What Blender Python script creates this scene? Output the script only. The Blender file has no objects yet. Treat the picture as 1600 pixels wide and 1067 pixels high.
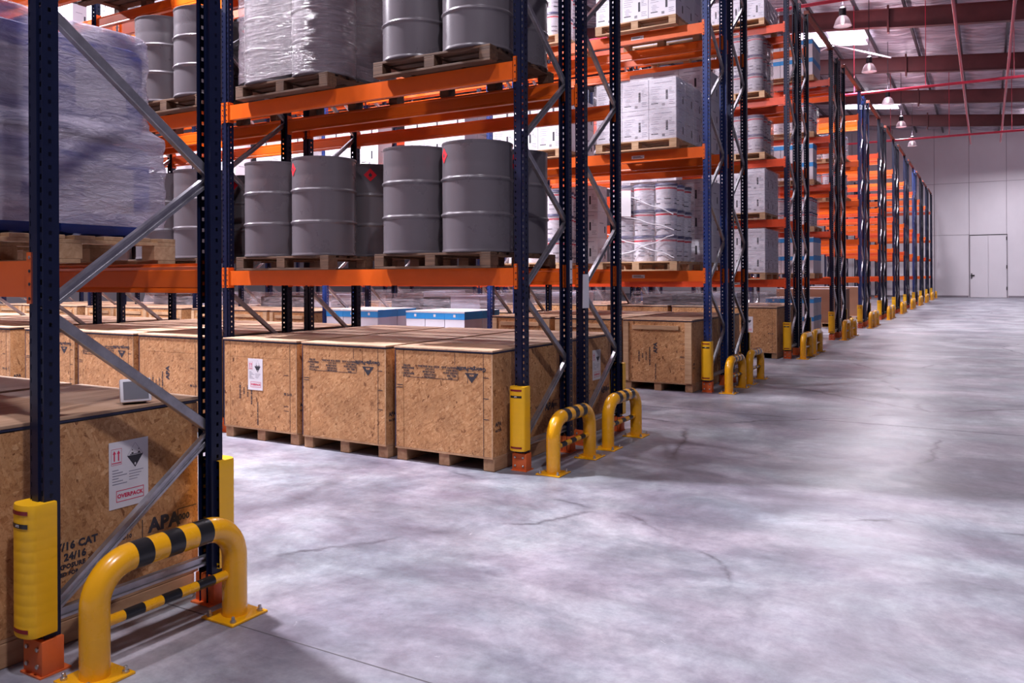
import bpy, bmesh, math, random
from mathutils import Matrix, Vector, noise
SC = bpy.context.scene
COL = SC.collection
R = math.radians
rnd = random.Random(7)

# ------------------------------------------------------------------ camera
cd = bpy.data.cameras.new('camera'); cam = bpy.data.objects.new('camera', cd); COL.objects.link(cam)
cd.sensor_width = 36.0; cd.lens = 1278/1600*36; cd.shift_y = -101/1600; cd.clip_end = 300
cam.matrix_world = Matrix.Translation((0, 0, 1.5)) @ Matrix.Rotation(R(30.14), 4, 'Z') @ Matrix.Rotation(R(90), 4, 'X') @ Matrix.Rotation(R(-0.25), 4, 'Z')
SC.camera = cam

# ------------------------------------------------------------------ world, exposure
w = bpy.data.worlds.new('world'); SC.world = w; w.use_nodes = True
w.node_tree.nodes['Background'].inputs[0].default_value = (0.60, 0.52, 0.80, 1)
w.node_tree.nodes['Background'].inputs[1].default_value = 0.15
vs = SC.view_settings
vs.view_transform = 'Standard'; vs.look = 'None'; vs.gamma = 1; vs.use_curve_mapping = False; vs.exposure = 0.0
SC.cycles.use_denoising = True
SC.cycles.max_bounces = 8; SC.cycles.transparent_max_bounces = 12
SC.cycles.caustics_reflective = False; SC.cycles.caustics_refractive = False
SC.cycles.sample_clamp_indirect = 6

LAMP_W = 2000.0        # lamps over the cross aisles
LAMP_END = 560.0      # row of lamps along the rack ends
LAMP_COL = (0.95, 0.905, 1.0)
SKY_STRENGTH = 14.0

# ------------------------------------------------------------------ materials
def new_mat(name):
    m = bpy.data.materials.new(name); m.use_nodes = True
    nt = m.node_tree; b = nt.nodes['Principled BSDF']
    return m, nt, b
def ramp(nt, stops):
    r = nt.nodes.new('ShaderNodeValToRGB')
    while len(r.color_ramp.elements) < len(stops): r.color_ramp.elements.new(0.5)
    for e, (p, c) in zip(r.color_ramp.elements, stops):
        e.position = p; e.color = (*c, 1) if len(c) == 3 else c
    return r
def coords(nt, kind='Object', scale=(1, 1, 1), rot=(0, 0, 0), rand=0.0):
    tc = nt.nodes.new('ShaderNodeTexCoord'); mp = nt.nodes.new('ShaderNodeMapping')
    mp.inputs['Scale'].default_value = scale; mp.inputs['Rotation'].default_value = rot
    nt.links.new(tc.outputs[kind], mp.inputs['Vector'])
    if rand:
        oi = nt.nodes.new('ShaderNodeObjectInfo'); mu = nt.nodes.new('ShaderNodeMath'); mu.operation = 'MULTIPLY'; mu.inputs[1].default_value = rand
        nt.links.new(oi.outputs['Random'], mu.inputs[0]); nt.links.new(mu.outputs[0], mp.inputs['Location'])
    return mp
def noise_tex(nt, vec, scale, detail=4, rough=0.55, dist=0.0):
    n = nt.nodes.new('ShaderNodeTexNoise'); n.inputs['Scale'].default_value = scale; n.inputs['Detail'].default_value = detail
    n.inputs['Roughness'].default_value = rough; n.inputs['Distortion'].default_value = dist
    nt.links.new(vec.outputs[0], n.inputs['Vector']); return n
def mixc(nt, fac, a, b, mode='MIX'):
    m = nt.nodes.new('ShaderNodeMix'); m.data_type = 'RGBA'; m.blend_type = mode
    for s, v in ((0, fac), (6, a), (7, b)):
        if hasattr(v, 'links') or hasattr(v, 'is_output'): nt.links.new(v, m.inputs[s])
        elif s == 0: m.inputs[0].default_value = v
        else: m.inputs[s].default_value = (*v, 1)
    return m.outputs[2]
def bump(nt, b, h, strength, dist=0.01):
    bp = nt.nodes.new('ShaderNodeBump'); bp.inputs['Strength'].default_value = strength; bp.inputs['Distance'].default_value = dist
    nt.links.new(h, bp.inputs['Height']); nt.links.new(bp.outputs[0], b.inputs['Normal'])
def paint(name, col, rough=0.4, metal=0.0, var=0.12, scale=6.0, coat=0.0):
    m, nt, b = new_mat(name)
    v = coords(nt, rand=20); n = noise_tex(nt, v, scale, 5, 0.6)
    lo = tuple(c*(1-var) for c in col); hi = tuple(min(1, c*(1+var)) for c in col)
    r = ramp(nt, [(0.3, lo), (0.7, hi)]); nt.links.new(n.outputs[0], r.inputs[0]); nt.links.new(r.outputs[0], b.inputs['Base Color'])
    rr = nt.nodes.new('ShaderNodeMapRange'); rr.inputs[3].default_value = rough*0.8; rr.inputs[4].default_value = min(1, rough*1.25)
    nt.links.new(n.outputs[0], rr.inputs[0]); nt.links.new(rr.outputs[0], b.inputs['Roughness'])
    b.inputs['Metallic'].default_value = metal; b.inputs['Coat Weight'].default_value = coat
    return m

M = {}
M['navy'] = paint('navy_powder_coat', (0.006, 0.0095, 0.034), 0.36)
M['blue_up'] = paint('bright_blue_powder_coat', (0.010, 0.032, 0.15), 0.36)
M['orange'] = paint('orange_powder_coat', (0.72, 0.112, 0.006), 0.34, var=0.08, scale=3)
M['redorange'] = paint('red_orange_powder_coat', (0.66, 0.066, 0.014), 0.34, var=0.1, scale=3)
M['foot'] = paint('red_orange_foot_paint', (0.70, 0.135, 0.03), 0.5)
M['galv'] = paint('galvanised_steel', (0.42, 0.41, 0.44), 0.33, 0.85, 0.2, 14)
M['bolt'] = paint('zinc_bolt', (0.55, 0.53, 0.5), 0.3, 0.9)
M['yellow'] = paint('safety_yellow_paint', (0.86, 0.40, 0.006), 0.26, var=0.07, coat=0.4)
M['yplastic'] = paint('yellow_plastic', (0.88, 0.47, 0.008), 0.42, var=0.05)
M['black'] = paint('black_paint', (0.012, 0.012, 0.014), 0.3)
M['maroon'] = paint('dark_red_sticker', (0.22, 0.006, 0.012), 0.4)
M['drum'] = paint('grey_drum_enamel', (0.122, 0.108, 0.120), 0.28, 0.0, 0.04, 3)
M['redlabel'] = paint('red_label', (0.72, 0.006, 0.02), 0.5, var=0.04)
M['white'] = paint('white_print_paper', (0.74, 0.72, 0.76), 0.6, var=0.05)
M['carton'] = paint('white_carton_board', (0.66, 0.64, 0.70), 0.6, var=0.08, scale=2)
M['ink'] = paint('black_ink', (0.03, 0.028, 0.04), 0.6)
M['greyink'] = paint('grey_print', (0.26, 0.25, 0.32), 0.6)
M['pinkink'] = paint('magenta_red_ink', (0.66, 0.03, 0.10), 0.6, var=0.03)
M['pail'] = paint('white_pail_plastic', (0.70, 0.68, 0.74), 0.35, var=0.05)
M['pailred'] = paint('red_pail_band', (0.62, 0.012, 0.03), 0.35)
M['lid'] = paint('navy_pail_lid', (0.03, 0.035, 0.12), 0.35)
M['cyan'] = paint('bright_blue_carton_lid', (0.03, 0.30, 0.72), 0.5, var=0.06)
M['bluedrum'] = paint('blue_plastic', (0.012, 0.045, 0.33), 0.35)
M['brown'] = paint('brown_cardboard', (0.30, 0.15, 0.085), 0.7, var=0.08, scale=2)
M['rust'] = paint('red_oxide_steel', (0.115, 0.030, 0.032), 0.5, var=0.25, scale=1.2)
M['tie'] = paint('red_oxide_tie', (0.22, 0.045, 0.025), 0.5, var=0.2)
M['purlin'] = paint('dark_grey_purlin', (0.060, 0.050, 0.062), 0.45, 0.2)
M['redpipe'] = paint('red_pipe_paint', (0.58, 0.035, 0.075), 0.35)
M['darkmetal'] = paint('dark_cast_metal', (0.03, 0.028, 0.034), 0.4, 0.3)
M['glassy'] = paint('grey_tinted_glass', (0.22, 0.22, 0.25), 0.12, 0.2)
M['rubber'] = paint('dark_plastic', (0.03, 0.03, 0.04), 0.5)

M['navy'].node_tree.nodes['Principled BSDF'].inputs['Specular IOR Level'].default_value = 0.3
def wood(name, c0, c1, rand=30, s=(1.5, 22, 22), rough=0.7):
    m, nt, b = new_mat(name)
    v = coords(nt, scale=s, rand=rand); n = noise_tex(nt, v, 1.6, 6, 0.6, 0.6)
    r = ramp(nt, [(0.3, c0), (0.72, c1)]); nt.links.new(n.outputs[0], r.inputs[0])
    v2 = coords(nt, rand=rand); n2 = noise_tex(nt, v2, 2.0, 3)
    r2 = ramp(nt, [(0.35, (0.62, 0.58, 0.56)), (0.6, (1, 1, 1))]); nt.links.new(n2.outputs[0], r2.inputs[0])
    nt.links.new(mixc(nt, 0.8, r.outputs[0], r2.outputs[0], 'MULTIPLY'), b.inputs['Base Color'])
    b.inputs['Roughness'].default_value = rough; bump(nt, b, n.outputs[0], 0.25, 0.003)
    return m
M['pine'] = wood('pale_pine', (0.42, 0.24, 0.12), (0.62, 0.41, 0.24))
M['oldpine'] = wood('weathered_pallet_wood', (0.065, 0.033, 0.02), (0.18, 0.095, 0.052))
M['lidedge'] = paint('dark_blue_seal_edge', (0.02, 0.022, 0.06), 0.6)
M['ply'] = wood('plywood_top', (0.50, 0.31, 0.19), (0.66, 0.45, 0.30), s=(14, 1.2, 14), rough=0.6)
M['skid'] = wood('pine_skid', (0.36, 0.19, 0.095), (0.55, 0.34, 0.19), s=(10, 2, 10))

def osb(name):
    m, nt, b = new_mat(name)
    cols = []
    hs = []
    for i, (rx, sc, st) in enumerate(((0.5, 10, 5.5), (-0.7, 12, 6.0), (1.45, 13, 5.0))):
        v = coords(nt, scale=(1, 1, 1), rot=(rx, rx*0.8, rx*1.3), rand=40)
        mp = nt.nodes.new('ShaderNodeMapping'); mp.inputs['Scale'].default_value = (1.0, st, st*0.8)
        nt.links.new(v.outputs[0], mp.inputs[0])
        nd = noise_tex(nt, mp, 4, 2); ad = nt.nodes.new('ShaderNodeVectorMath'); ad.operation = 'MULTIPLY_ADD'
        nt.links.new(nd.outputs['Color'], ad.inputs[0]); ad.inputs[1].default_value = (0.18, 0.18, 0.18); nt.links.new(mp.outputs[0], ad.inputs[2])
        vo = nt.nodes.new('ShaderNodeTexVoronoi'); vo.inputs['Scale'].default_value = sc
        nt.links.new(ad.outputs[0], vo.inputs['Vector'])
        sp = nt.nodes.new('ShaderNodeSeparateColor'); nt.links.new(vo.outputs['Color'], sp.inputs[0])
        cols.append(sp); hs.append(vo)
    r1 = ramp(nt, [(0.0, (0.26, 0.115, 0.045)), (0.06, (0.50, 0.27, 0.125)), (0.5, (0.60, 0.345, 0.17)), (0.9, (0.68, 0.42, 0.22)), (1.0, (0.80, 0.55, 0.33))])
    nt.links.new(cols[0].outputs[0], r1.inputs[0])
    r2 = ramp(nt, [(0.0, (0.34, 0.16, 0.065)), (0.10, (0.53, 0.29, 0.135)), (0.6, (0.62, 0.36, 0.18)), (1.0, (0.76, 0.50, 0.29))])
    nt.links.new(cols[1].outputs[1], r2.inputs[0])
    r3 = ramp(nt, [(0.0, (0.17, 0.065, 0.025)), (0.04, (0.56, 0.31, 0.145)), (1.0, (0.70, 0.44, 0.24))])
    nt.links.new(cols[2].outputs[2], r3.inputs[0])
    g1 = nt.nodes.new('ShaderNodeMath'); g1.operation = 'GREATER_THAN'; g1.inputs[1].default_value = 0.5; nt.links.new(cols[1].outputs[0], g1.inputs[0])
    g2 = nt.nodes.new('ShaderNodeMath'); g2.operation = 'GREATER_THAN'; g2.inputs[1].default_value = 0.62; nt.links.new(cols[2].outputs[0], g2.inputs[0])
    c = mixc(nt, g1.outputs[0], r1.outputs[0], r2.outputs[0]); c = mixc(nt, g2.outputs[0], c, r3.outputs[0])
    v = coords(nt, rand=40); n = noise_tex(nt, v, 5, 5, 0.6); rr = ramp(nt, [(0.3, (0.64, 0.54, 0.43)), (0.65, (0.87, 0.755, 0.62))])
    v9 = coords(nt, scale=(1, 1, 1), rot=(0.4, 0.5, 0.2), rand=40); mp9 = nt.nodes.new('ShaderNodeMapping'); mp9.inputs['Scale'].default_value = (5, 34, 30); nt.links.new(v9.outputs[0], mp9.inputs[0]); n9 = noise_tex(nt, mp9, 2.2, 5, 0.7, 1.2); r9 = ramp(nt, [(0.33, (0.62, 0.52, 0.45)), (0.47, (1, 1, 1)), (0.7, (1.12, 1.14, 1.18))]); nt.links.new(n9.outputs[0], r9.inputs[0]); c = mixc(nt, 1.0, c, r9.outputs[0], 'MULTIPLY'); nt.links.new(n.outputs[0], rr.inputs[0])
    nt.links.new(mixc(nt, 1.0, c, rr.outputs[0], 'MULTIPLY'), b.inputs['Base Color'])
    b.inputs['Roughness'].default_value = 0.62; bump(nt, b, hs[1].outputs['Distance'], 0.12, 0.003)
    return m
M['osb'] = osb('oriented_strand_board')

def film_mat(name, col, a0, a1, sc=(1.2, 1.2, 16), rough=0.2):
    m, nt, b = new_mat(name)
    v = coords(nt, scale=sc, rot=(0.12, 0.1, 0), rand=17); n = noise_tex(nt, v, 3.5, 7, 0.68, 1.1)
    mr = nt.nodes.new('ShaderNodeMapRange'); mr.inputs[1].default_value = 0.38; mr.inputs[2].default_value = 0.68
    mr.inputs[3].default_value = a0; mr.inputs[4].default_value = a1
    nt.links.new(n.outputs[0], mr.inputs[0]); nt.links.new(mr.outputs[0], b.inputs['Alpha'])
    b.inputs['Base Color'].default_value = (*col, 1); b.inputs['Roughness'].default_value = rough; b.inputs['Specular IOR Level'].default_value = 0.9
    v2 = coords(nt, scale=(2.5, 2.5, 9), rot=(0.2, 0.15, 0), rand=9); n2 = noise_tex(nt, v2, 5, 5, 0.6, 1.5)
    bump(nt, b, n2.outputs[0], 0.9, 0.02)
    return m
M['film'] = film_mat('clear_stretch_film', (0.74, 0.68, 0.76), 0.0, 0.42)
M['film_thick'] = film_mat('cloudy_stretch_film', (0.62, 0.56, 0.68), 0.42, 0.97, sc=(0.7, 0.7, 5))
M['film_drum'] = film_mat('tight_stretch_film', (0.24, 0.185, 0.22), 0.22, 0.72, sc=(0.9, 0.9, 22))

def floor_mat():
    m, nt, b = new_mat('polished_concrete')
    v = coords(nt); v.inputs['Scale'].default_value = (1, 1, 1)
    nd = noise_tex(nt, v, 0.8, 10, 0.66, 0.4)
    r = ramp(nt, [(0.32, (0.11, 0.106, 0.130)), (0.44, (0.19, 0.190, 0.218)), (0.54, (0.285, 0.293, 0.315)), (0.66, (0.42, 0.428, 0.44)), (0.8, (0.56, 0.57, 0.57))])
    nt.links.new(nd.outputs[0], r.inputs[0])
    n2 = noise_tex(nt, v, 2.2, 12, 0.74, 0.35); r2 = ramp(nt, [(0.32, (0.66, 0.65, 0.67)), (0.50, (0.95, 0.95, 0.95)), (0.66, (1.22, 1.22, 1.22))]); nt.links.new(n2.outputs[0], r2.inputs[0])
    c = mixc(nt, 0.9, r.outputs[0], r2.outputs[0], 'MULTIPLY')
    # hairline cracks
    mp = coords(nt, scale=(1, 1, 1)); n3 = noise_tex(nt, mp, 1.3, 6, 0.65); ad = nt.nodes.new('ShaderNodeVectorMath'); ad.operation = 'MULTIPLY_ADD'
    nt.links.new(n3.outputs['Color'], ad.inputs[0]); ad.inputs[1].default_value = (.45, .45, 0); nt.links.new(mp.outputs[0], ad.inputs[2])
    vo = nt.nodes.new('ShaderNodeTexVoronoi'); vo.feature = 'DISTANCE_TO_EDGE'; vo.inputs['Scale'].default_value = 0.30; nt.links.new(ad.outputs[0], vo.inputs['Vector'])
    r3 = ramp(nt, [(0.0, (0.30, 0.28, 0.31)), (0.004, (0.62, 0.6, 0.62)), (0.010, (1, 1, 1))]); nt.links.new(vo.outputs['Distance'], r3.inputs[0])
    nk = noise_tex(nt, mp, 0.9, 3); rk = ramp(nt, [(0.46, (0, 0, 0)), (0.56, (1, 1, 1))]); nt.links.new(nk.outputs[0], rk.inputs[0])
    c = mixc(nt, rk.outputs[0], c, mixc(nt, 1.0, c, r3.outputs[0], 'MULTIPLY'))
    nh = noise_tex(nt, coords(nt, scale=(1, 1.6, 1), rot=(0, 0, .4)), 0.9, 5, 0.6); rh = ramp(nt, [(0.38, (1.06, 0.95, 1.02)), (0.62, (0.95, 1.01, 1.04))]); nt.links.new(nh.outputs[0], rh.inputs[0]); c = mixc(nt, 1.0, c, rh.outputs[0], 'MULTIPLY')
    # pale scuffed flecks
    n4 = noise_tex(nt, v, 9, 8, 0.75, 0.5); r4 = ramp(nt, [(0.66, (0, 0, 0)), (0.74, (1, 1, 1))]); nt.links.new(n4.outputs[0], r4.inputs[0])
    c = mixc(nt, r4.outputs[0], c, (0.50, 0.49, 0.52))
    n5 = noise_tex(nt, v, 16, 12, 0.78, 0.2); r5 = ramp(nt, [(0.33, (0.80, 0.79, 0.81)), (0.5, (1, 1, 1)), (0.68, (1.15, 1.15, 1.15))]); nt.links.new(n5.outputs[0], r5.inputs[0]); c = mixc(nt, 0.9, c, r5.outputs[0], 'MULTIPLY')
    vs_ = coords(nt, scale=(0.35, 3.0, 1)); n6 = noise_tex(nt, vs_, 1.2, 8, 0.7, 0.3); r6 = ramp(nt, [(0.35, (0.80, 0.79, 0.81)), (0.55, (1.05, 1.05, 1.05))]); nt.links.new(n6.outputs[0], r6.inputs[0]); c = mixc(nt, 0.8, c, r6.outputs[0], 'MULTIPLY')
    nt.links.new(c, b.inputs['Base Color'])
    mr = nt.nodes.new('ShaderNodeMapRange'); mr.inputs[3].default_value = 0.24; mr.inputs[4].default_value = 0.62; nt.links.new(n2.outputs[0], mr.inputs[0]); nt.links.new(mr.outputs[0], b.inputs['Roughness'])
    bump(nt, b, n2.outputs[0], 0.08, 0.01)
    return m
M['floor'] = floor_mat()
M['joint'] = paint('dark_joint_filler', (0.10, 0.09, 0.10), 0.8)
def foil_mat():
    m, nt, b = new_mat('silver_roof_insulation')
    v = coords(nt, scale=(0.45, 2.4, 1)); n = noise_tex(nt, v, 1.4, 6, 0.6, 0.8)
    r = ramp(nt, [(0.3, (0.30, 0.23, 0.29)), (0.5, (0.56, 0.48, 0.56)), (0.7, (0.86, 0.78, 0.84))]); nt.links.new(n.outputs[0], r.inputs[0]); nt.links.new(r.outputs[0], b.inputs['Base Color'])  # streaky pale and dark tones paint the sheen of the foil wrinkles
    b.inputs['Metallic'].default_value = 0.45; b.inputs['Roughness'].default_value = 0.38; bump(nt, b, n.outputs[0], 1.0, 0.35)
    return m
M['foil'] = foil_mat()
def wall_mat():
    m, nt, b = new_mat('white_wall_panel')
    v = coords(nt, scale=(1, 1, 0.6)); n = noise_tex(nt, v, 0.35, 5, 0.6)
    r = ramp(nt, [(0.3, (0.68, 0.64, 0.68)), (0.7, (0.78, 0.74, 0.78))]); nt.links.new(n.outputs[0], r.inputs[0]); nt.links.new(r.outputs[0], b.inputs['Base Color'])
    b.inputs['Roughness'].default_value = 0.6; return m
M['wall'] = wall_mat()
M['seam'] = paint('grey_panel_seam', (0.26, 0.23, 0.26), 0.6)
def emit(name, col, s):
    m, nt, b = new_mat(name); b.inputs['Base Color'].default_value = (*col, 1)
    b.inputs['Emission Color'].default_value = (*col, 1); b.inputs['Emission Strength'].default_value = s; return m
M['sky'] = emit('daylit_skylight_sheet', (0.93, 0.86, 1.0), SKY_STRENGTH)
M['bulb'] = emit('lamp_bulb', (1.0, 0.92, 0.95), 12.0)
def lampglass():
    m, nt, b = new_mat('frosted_lamp_reflector'); b.inputs['Base Color'].default_value = (0.62, 0.52, 0.56, 1)
    b.inputs['Roughness'].default_value = 0.25; b.inputs['Alpha'].default_value = 0.75; return m
M['lampglass'] = lampglass()

# ------------------------------------------------------------------ mesh building
class MB:
    def __init__(s): s.v = []; s.f = []; s.m = []; s.mats = []
    def mi(s, name):
        if name not in s.mats: s.mats.append(name)
        return s.mats.index(name)
    def raw(s, vs, fs, mat, T=None):
        o = len(s.v); s.v += [tuple(T @ Vector(p)) if T else tuple(p) for p in vs]
        k = s.mi(mat)
        for f in fs: s.f.append([i+o for i in f]); s.m.append(k)
    def box(s, a, b, mat, T=None, bev=0.0):
        x0, y0, z0 = a; x1, y1, z1 = b
        if bev <= 0:
            vs = [(x0,y0,z0),(x1,y0,z0),(x1,y1,z0),(x0,y1,z0),(x0,y0,z1),(x1,y0,z1),(x1,y1,z1),(x0,y1,z1)]
            s.raw(vs, [(3,2,1,0),(4,5,6,7),(0,1,5,4),(1,2,6,5),(2,3,7,6),(3,0,4,7)], mat, T); return
        e = min(bev, (x1-x0)*.45, (y1-y0)*.45, (z1-z0)*.45)
        bm = bmesh.new(); bmesh.ops.create_cube(bm, size=1.0)
        for p in bm.verts: p.co = Vector(((x0+x1)/2+p.co.x*(x1-x0), (y0+y1)/2+p.co.y*(y1-y0), (z0+z1)/2+p.co.z*(z1-z0)))
        bmesh.ops.bevel(bm, geom=list(bm.edges), offset=e, segments=2, affect='EDGES', profile=0.5)
        s.bm(bm, mat, T)
    def bm(s, bm, mat, T=None):
        bm.verts.index_update()
        s.raw([p.co.copy() for p in bm.verts], [[q.index for q in f.verts] for f in bm.faces], mat, T); bm.free()
    def prism(s, prof, a, b, up, mat, caps=True):
        # profile (u, v) extruded from a to b; u along side = dir x up, v along up
        a = Vector(a); b = Vector(b); d = (b-a).normalized(); up = Vector(up); sd = d.cross(up).normalized(); up = sd.cross(d).normalized()
        n = len(prof); vs = [a+sd*u+up*v for u, v in prof]+[b+sd*u+up*v for u, v in prof]
        fs = [(i, (i+1) % n, (i+1) % n+n, i+n) for i in range(n)]
        if caps: fs += [tuple(range(n-1, -1, -1)), tuple(range(n, 2*n))]
        s.raw(vs, fs, mat)
    def lathe(s, prof, mats, seg=32, T=None, close=True):
        # prof list of (r, z); mats: one name or a list per band
        n = len(prof); vs = []
        for r, z in prof:
            for k in range(seg):
                a = 2*math.pi*k/seg; vs.append((r*math.cos(a), r*math.sin(a), z))
        o = len(s.v); s.v += [tuple(T @ Vector(p)) if T else p for p in vs]
        for i in range(n-1):
            k = s.mi(mats if isinstance(mats, str) else mats[i])
            for j in range(seg):
                j2 = (j+1) % seg; s.f.append([o+i*seg+j, o+i*seg+j2, o+(i+1)*seg+j2, o+(i+1)*seg+j]); s.m.append(k)
        if close:
            s.f.append([o+j for j in range(seg-1, -1, -1)]); s.m.append(s.mi(mats if isinstance(mats, str) else mats[0]))
            s.f.append([o+(n-1)*seg+j for j in range(seg)]); s.m.append(s.mi(mats if isinstance(mats, str) else mats[-1]))
    def tube(s, pts, r, mat, seg=16, matf=None):
        pts = [Vector(p) for p in pts]; n = len(pts); o = len(s.v); ref = None
        for i, p in enumerate(pts):
            d = (pts[min(i+1, n-1)]-pts[max(i-1, 0)]).normalized()
            if ref is None: ref = Vector((1, 0, 0)) if abs(d.x) < .9 else Vector((0, 1, 0))
            u = d.cross(ref).normalized(); v = d.cross(u).normalized()
            for k in range(seg):
                a = 2*math.pi*k/seg; s.v.append(tuple(p+u*r*math.cos(a)+v*r*math.sin(a)))
        for i in range(n-1):
            k = s.mi(matf(i, pts) if matf else mat)
            for j in range(seg):
                j2 = (j+1) % seg; s.f.append([o+i*seg+j, o+i*seg+j2, o+(i+1)*seg+j2, o+(i+1)*seg+j]); s.m.append(k)
        s.f.append([o+j for j in range(seg)]); s.m.append(s.mi(mat))
        s.f.append([o+(n-1)*seg+j for j in range(seg-1, -1, -1)]); s.m.append(s.mi(mat))
    def mesh(s, name, smooth=True, ang=32):
        me = bpy.data.meshes.new(name); me.from_pydata(s.v, [], s.f)
        for m_ in s.mats: me.materials.append(M[m_])
        me.polygons.foreach_set('material_index', s.m)
        bm = bmesh.new(); bm.from_mesh(me); bmesh.ops.recalc_face_normals(bm, faces=bm.faces); bm.to_mesh(me); bm.free()
        if smooth:
            me.polygons.foreach_set('use_smooth', [True]*len(me.polygons)); me.set_sharp_from_angle(angle=R(ang))
        me.update(); return me

_txt = {}
def text(body, size):
    k = (body, size)
    if k not in _txt:
        cu = bpy.data.curves.new('t', 'FONT'); cu.body = body; cu.size = size; cu.align_x = 'CENTER'; cu.align_y = 'CENTER'; cu.resolution_u = 2; cu.offset = size*.05; cu.space_character = 1.05
        ob = bpy.data.objects.new('t', cu); COL.objects.link(ob)
        me = bpy.data.meshes.new_from_object(ob.evaluated_get(bpy.context.evaluated_depsgraph_get()))
        _txt[k] = ([tuple(v.co) for v in me.vertices], [tuple(p.vertices) for p in me.polygons])
        bpy.data.objects.remove(ob); bpy.data.curves.remove(cu); bpy.data.meshes.remove(me)
    return _txt[k]
def add_text(mb, body, size, T, mat='ink'):
    vs, fs = text(body, size); mb.raw(vs, fs, mat, T)
# placing flat things on faces: front face (looks to -Y) and end face (looks to +X)
def TF(x, y, z, rot=0.0, flip=False):     # local x -> +X, local y -> +Z, normal -> -Y
    m = Matrix.Translation((x, y, z)) @ Matrix.Rotation(R(90), 4, 'X')
    return m @ Matrix.Rotation(R(rot), 4, 'Z')
def TE(x, y, z, rot=0.0):                 # local x -> +Y, local y -> +Z, normal -> +X
    return Matrix.Translation((x, y, z)) @ Matrix.Rotation(R(90), 4, 'Z') @ Matrix.Rotation(R(90), 4, 'X') @ Matrix.Rotation(R(rot), 4, 'Z')

class Node:
    def __init__(s, name, mesh=None, loc=(0, 0, 0), rz=0.0, kids=(), label=None):
        s.name = name; s.mesh = mesh; s.loc = loc; s.rz = rz; s.kids = list(kids); s.label = label
def inst(node, loc=(0, 0, 0), rz=0.0, label=None, cat=None, group=None, kind=None, parent=None, scale=None):
    o = bpy.data.objects.new(node.name, node.mesh); COL.objects.link(o)
    if parent is None:
        o.location = loc; o.rotation_euler = (0, 0, rz)
        o['label'] = label; o['category'] = cat
        if group: o['group'] = group
        if kind: o['kind'] = kind
        if scale: o.scale = scale
        n = len(label.split())
        if not 4 <= n <= 16: print('LABEL LENGTH', n, label)
    else:
        o.parent = parent; o.location = node.loc; o.rotation_euler = (0, 0, node.rz)
        if node.label: o['label'] = node.label
    for k in node.kids: inst(k, parent=o)
    return o
def struct(name, mb, parent=None, smooth=False, loc=(0, 0, 0)):
    o = bpy.data.objects.new(name, mb.mesh(name, smooth)); COL.objects.link(o); o.location = loc
    if parent: o.parent = parent
    else: o['kind'] = 'structure'
    return o

# ------------------------------------------------------------------ layout
XE = -3.13; BAY = 3.3; DEP = 0.85; PITCH = 4.9
def rowY(n, s): return 1.775 if n == 0 else 5.5+PITCH*(n-1)+1.1*s
HI = [1.57, 3.18, 4.79]; LO = [1.43, 2.53, 3.63, 4.75, 6.08]
FARL = [1.43, 2.53, 3.75, 5.60]
def levels(n): return HI+[6.40] if n == 2 else HI if n <= 2 else (LO if n <= 5 else FARL)
HT = 6.75
ORD = ['zeroth', 'first', 'second', 'third', 'fourth', 'fifth', 'sixth', 'seventh', 'eighth', 'ninth', 'tenth', 'eleventh', 'twelfth']
def rowname(n, s):
    if n == 0: return 'nearest rack'
    if n == 1: return 'drum rack' if s == 0 else 'rack behind drum rack'
    if n == 2: return 'bucket rack' if s == 0 else 'rack behind bucket rack'
    if n == 12: return 'last rack by wall'
    return '%s double rack %s' % (ORD[n], 'front' if s == 0 else 'back')
BAYN = ['end bay', 'second bay', 'third bay', 'fourth bay', 'fifth bay', 'sixth bay']

# ------------------------------------------------------------------ setting
mb = MB(); mb.box((-46, -6, -0.15), (10, 62.2, 0), 'floor'); struct('floor', mb)
mb = MB()
for y in (2.46, 8.96, 15.5, 23, 31, 39, 47, 55): mb.box((-46, y-.003, 0.0002), (10, y+.003, 0.0009), 'joint')
for x in (2.6,): mb.box((x-.003, -6, 0.0002), (x+.003, 62, 0.0009), 'joint')
struct('trim_1', mb)
mb = MB(); mb.box((-46, 62, 0), (10, 62.25, 15.2), 'wall'); struct('wall_back', mb)
mb = MB()
for x in (-3.05, -1.0, 1.12, 3.3, -5.6, -8.2, 5.5): mb.box((x-.012, 61.985, 0.1), (x+.012, 62.0, 11.5), 'seam')
for z in (4.16, 7.6): mb.box((-12, 61.985, z-.010), (-1.0 if z < 5 else 8, 62.0, z+.010), 'seam')
struct('trim_2', mb)
mb = MB(); mb.box((-46, 61.93, 0), (-1.06, 62, 0.13), 'seam'); mb.box((1.2, 61.93, 0), (10, 62, 0.13), 'seam'); struct('baseboard_back', mb)
mb = MB(); mb.box((-46.25, -6, 0), (-46, 62, 15.4), 'wall'); struct('wall_left', mb)
# far double door
mb = MB(); mb.box((-.95, 61.94, 0.02), (.07, 61.995, 4.08), 'wall'); mb.box((.085, 61.94, 0.02), (1.11, 61.995, 4.08), 'wall')
door = struct('door_1', mb)
mb = MB(); mb.box((-1.0, 61.93, 0), (-.96, 62, 4.14), 'seam'); mb.box((1.12, 61.93, 0), (1.16, 62, 4.14), 'seam'); mb.box((-1.0, 61.93, 4.09), (1.16, 62, 4.14), 'black'); struct('door_frame', mb, door)
mb = MB(); mb.box((-.92, 61.86, 1.42), (-.70, 61.94, 1.50), 'black', bev=.01); mb.box((-.9, 61.9, 1.25), (-.84, 61.94, 1.6), 'black'); struct('door_handle', mb, door)
for z in (.5, 1.9, 3.75):
    mb = MB(); mb.box((1.09, 61.90, z), (1.15, 61.94, z+.22), 'black'); struct('hinge', mb, door)
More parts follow.
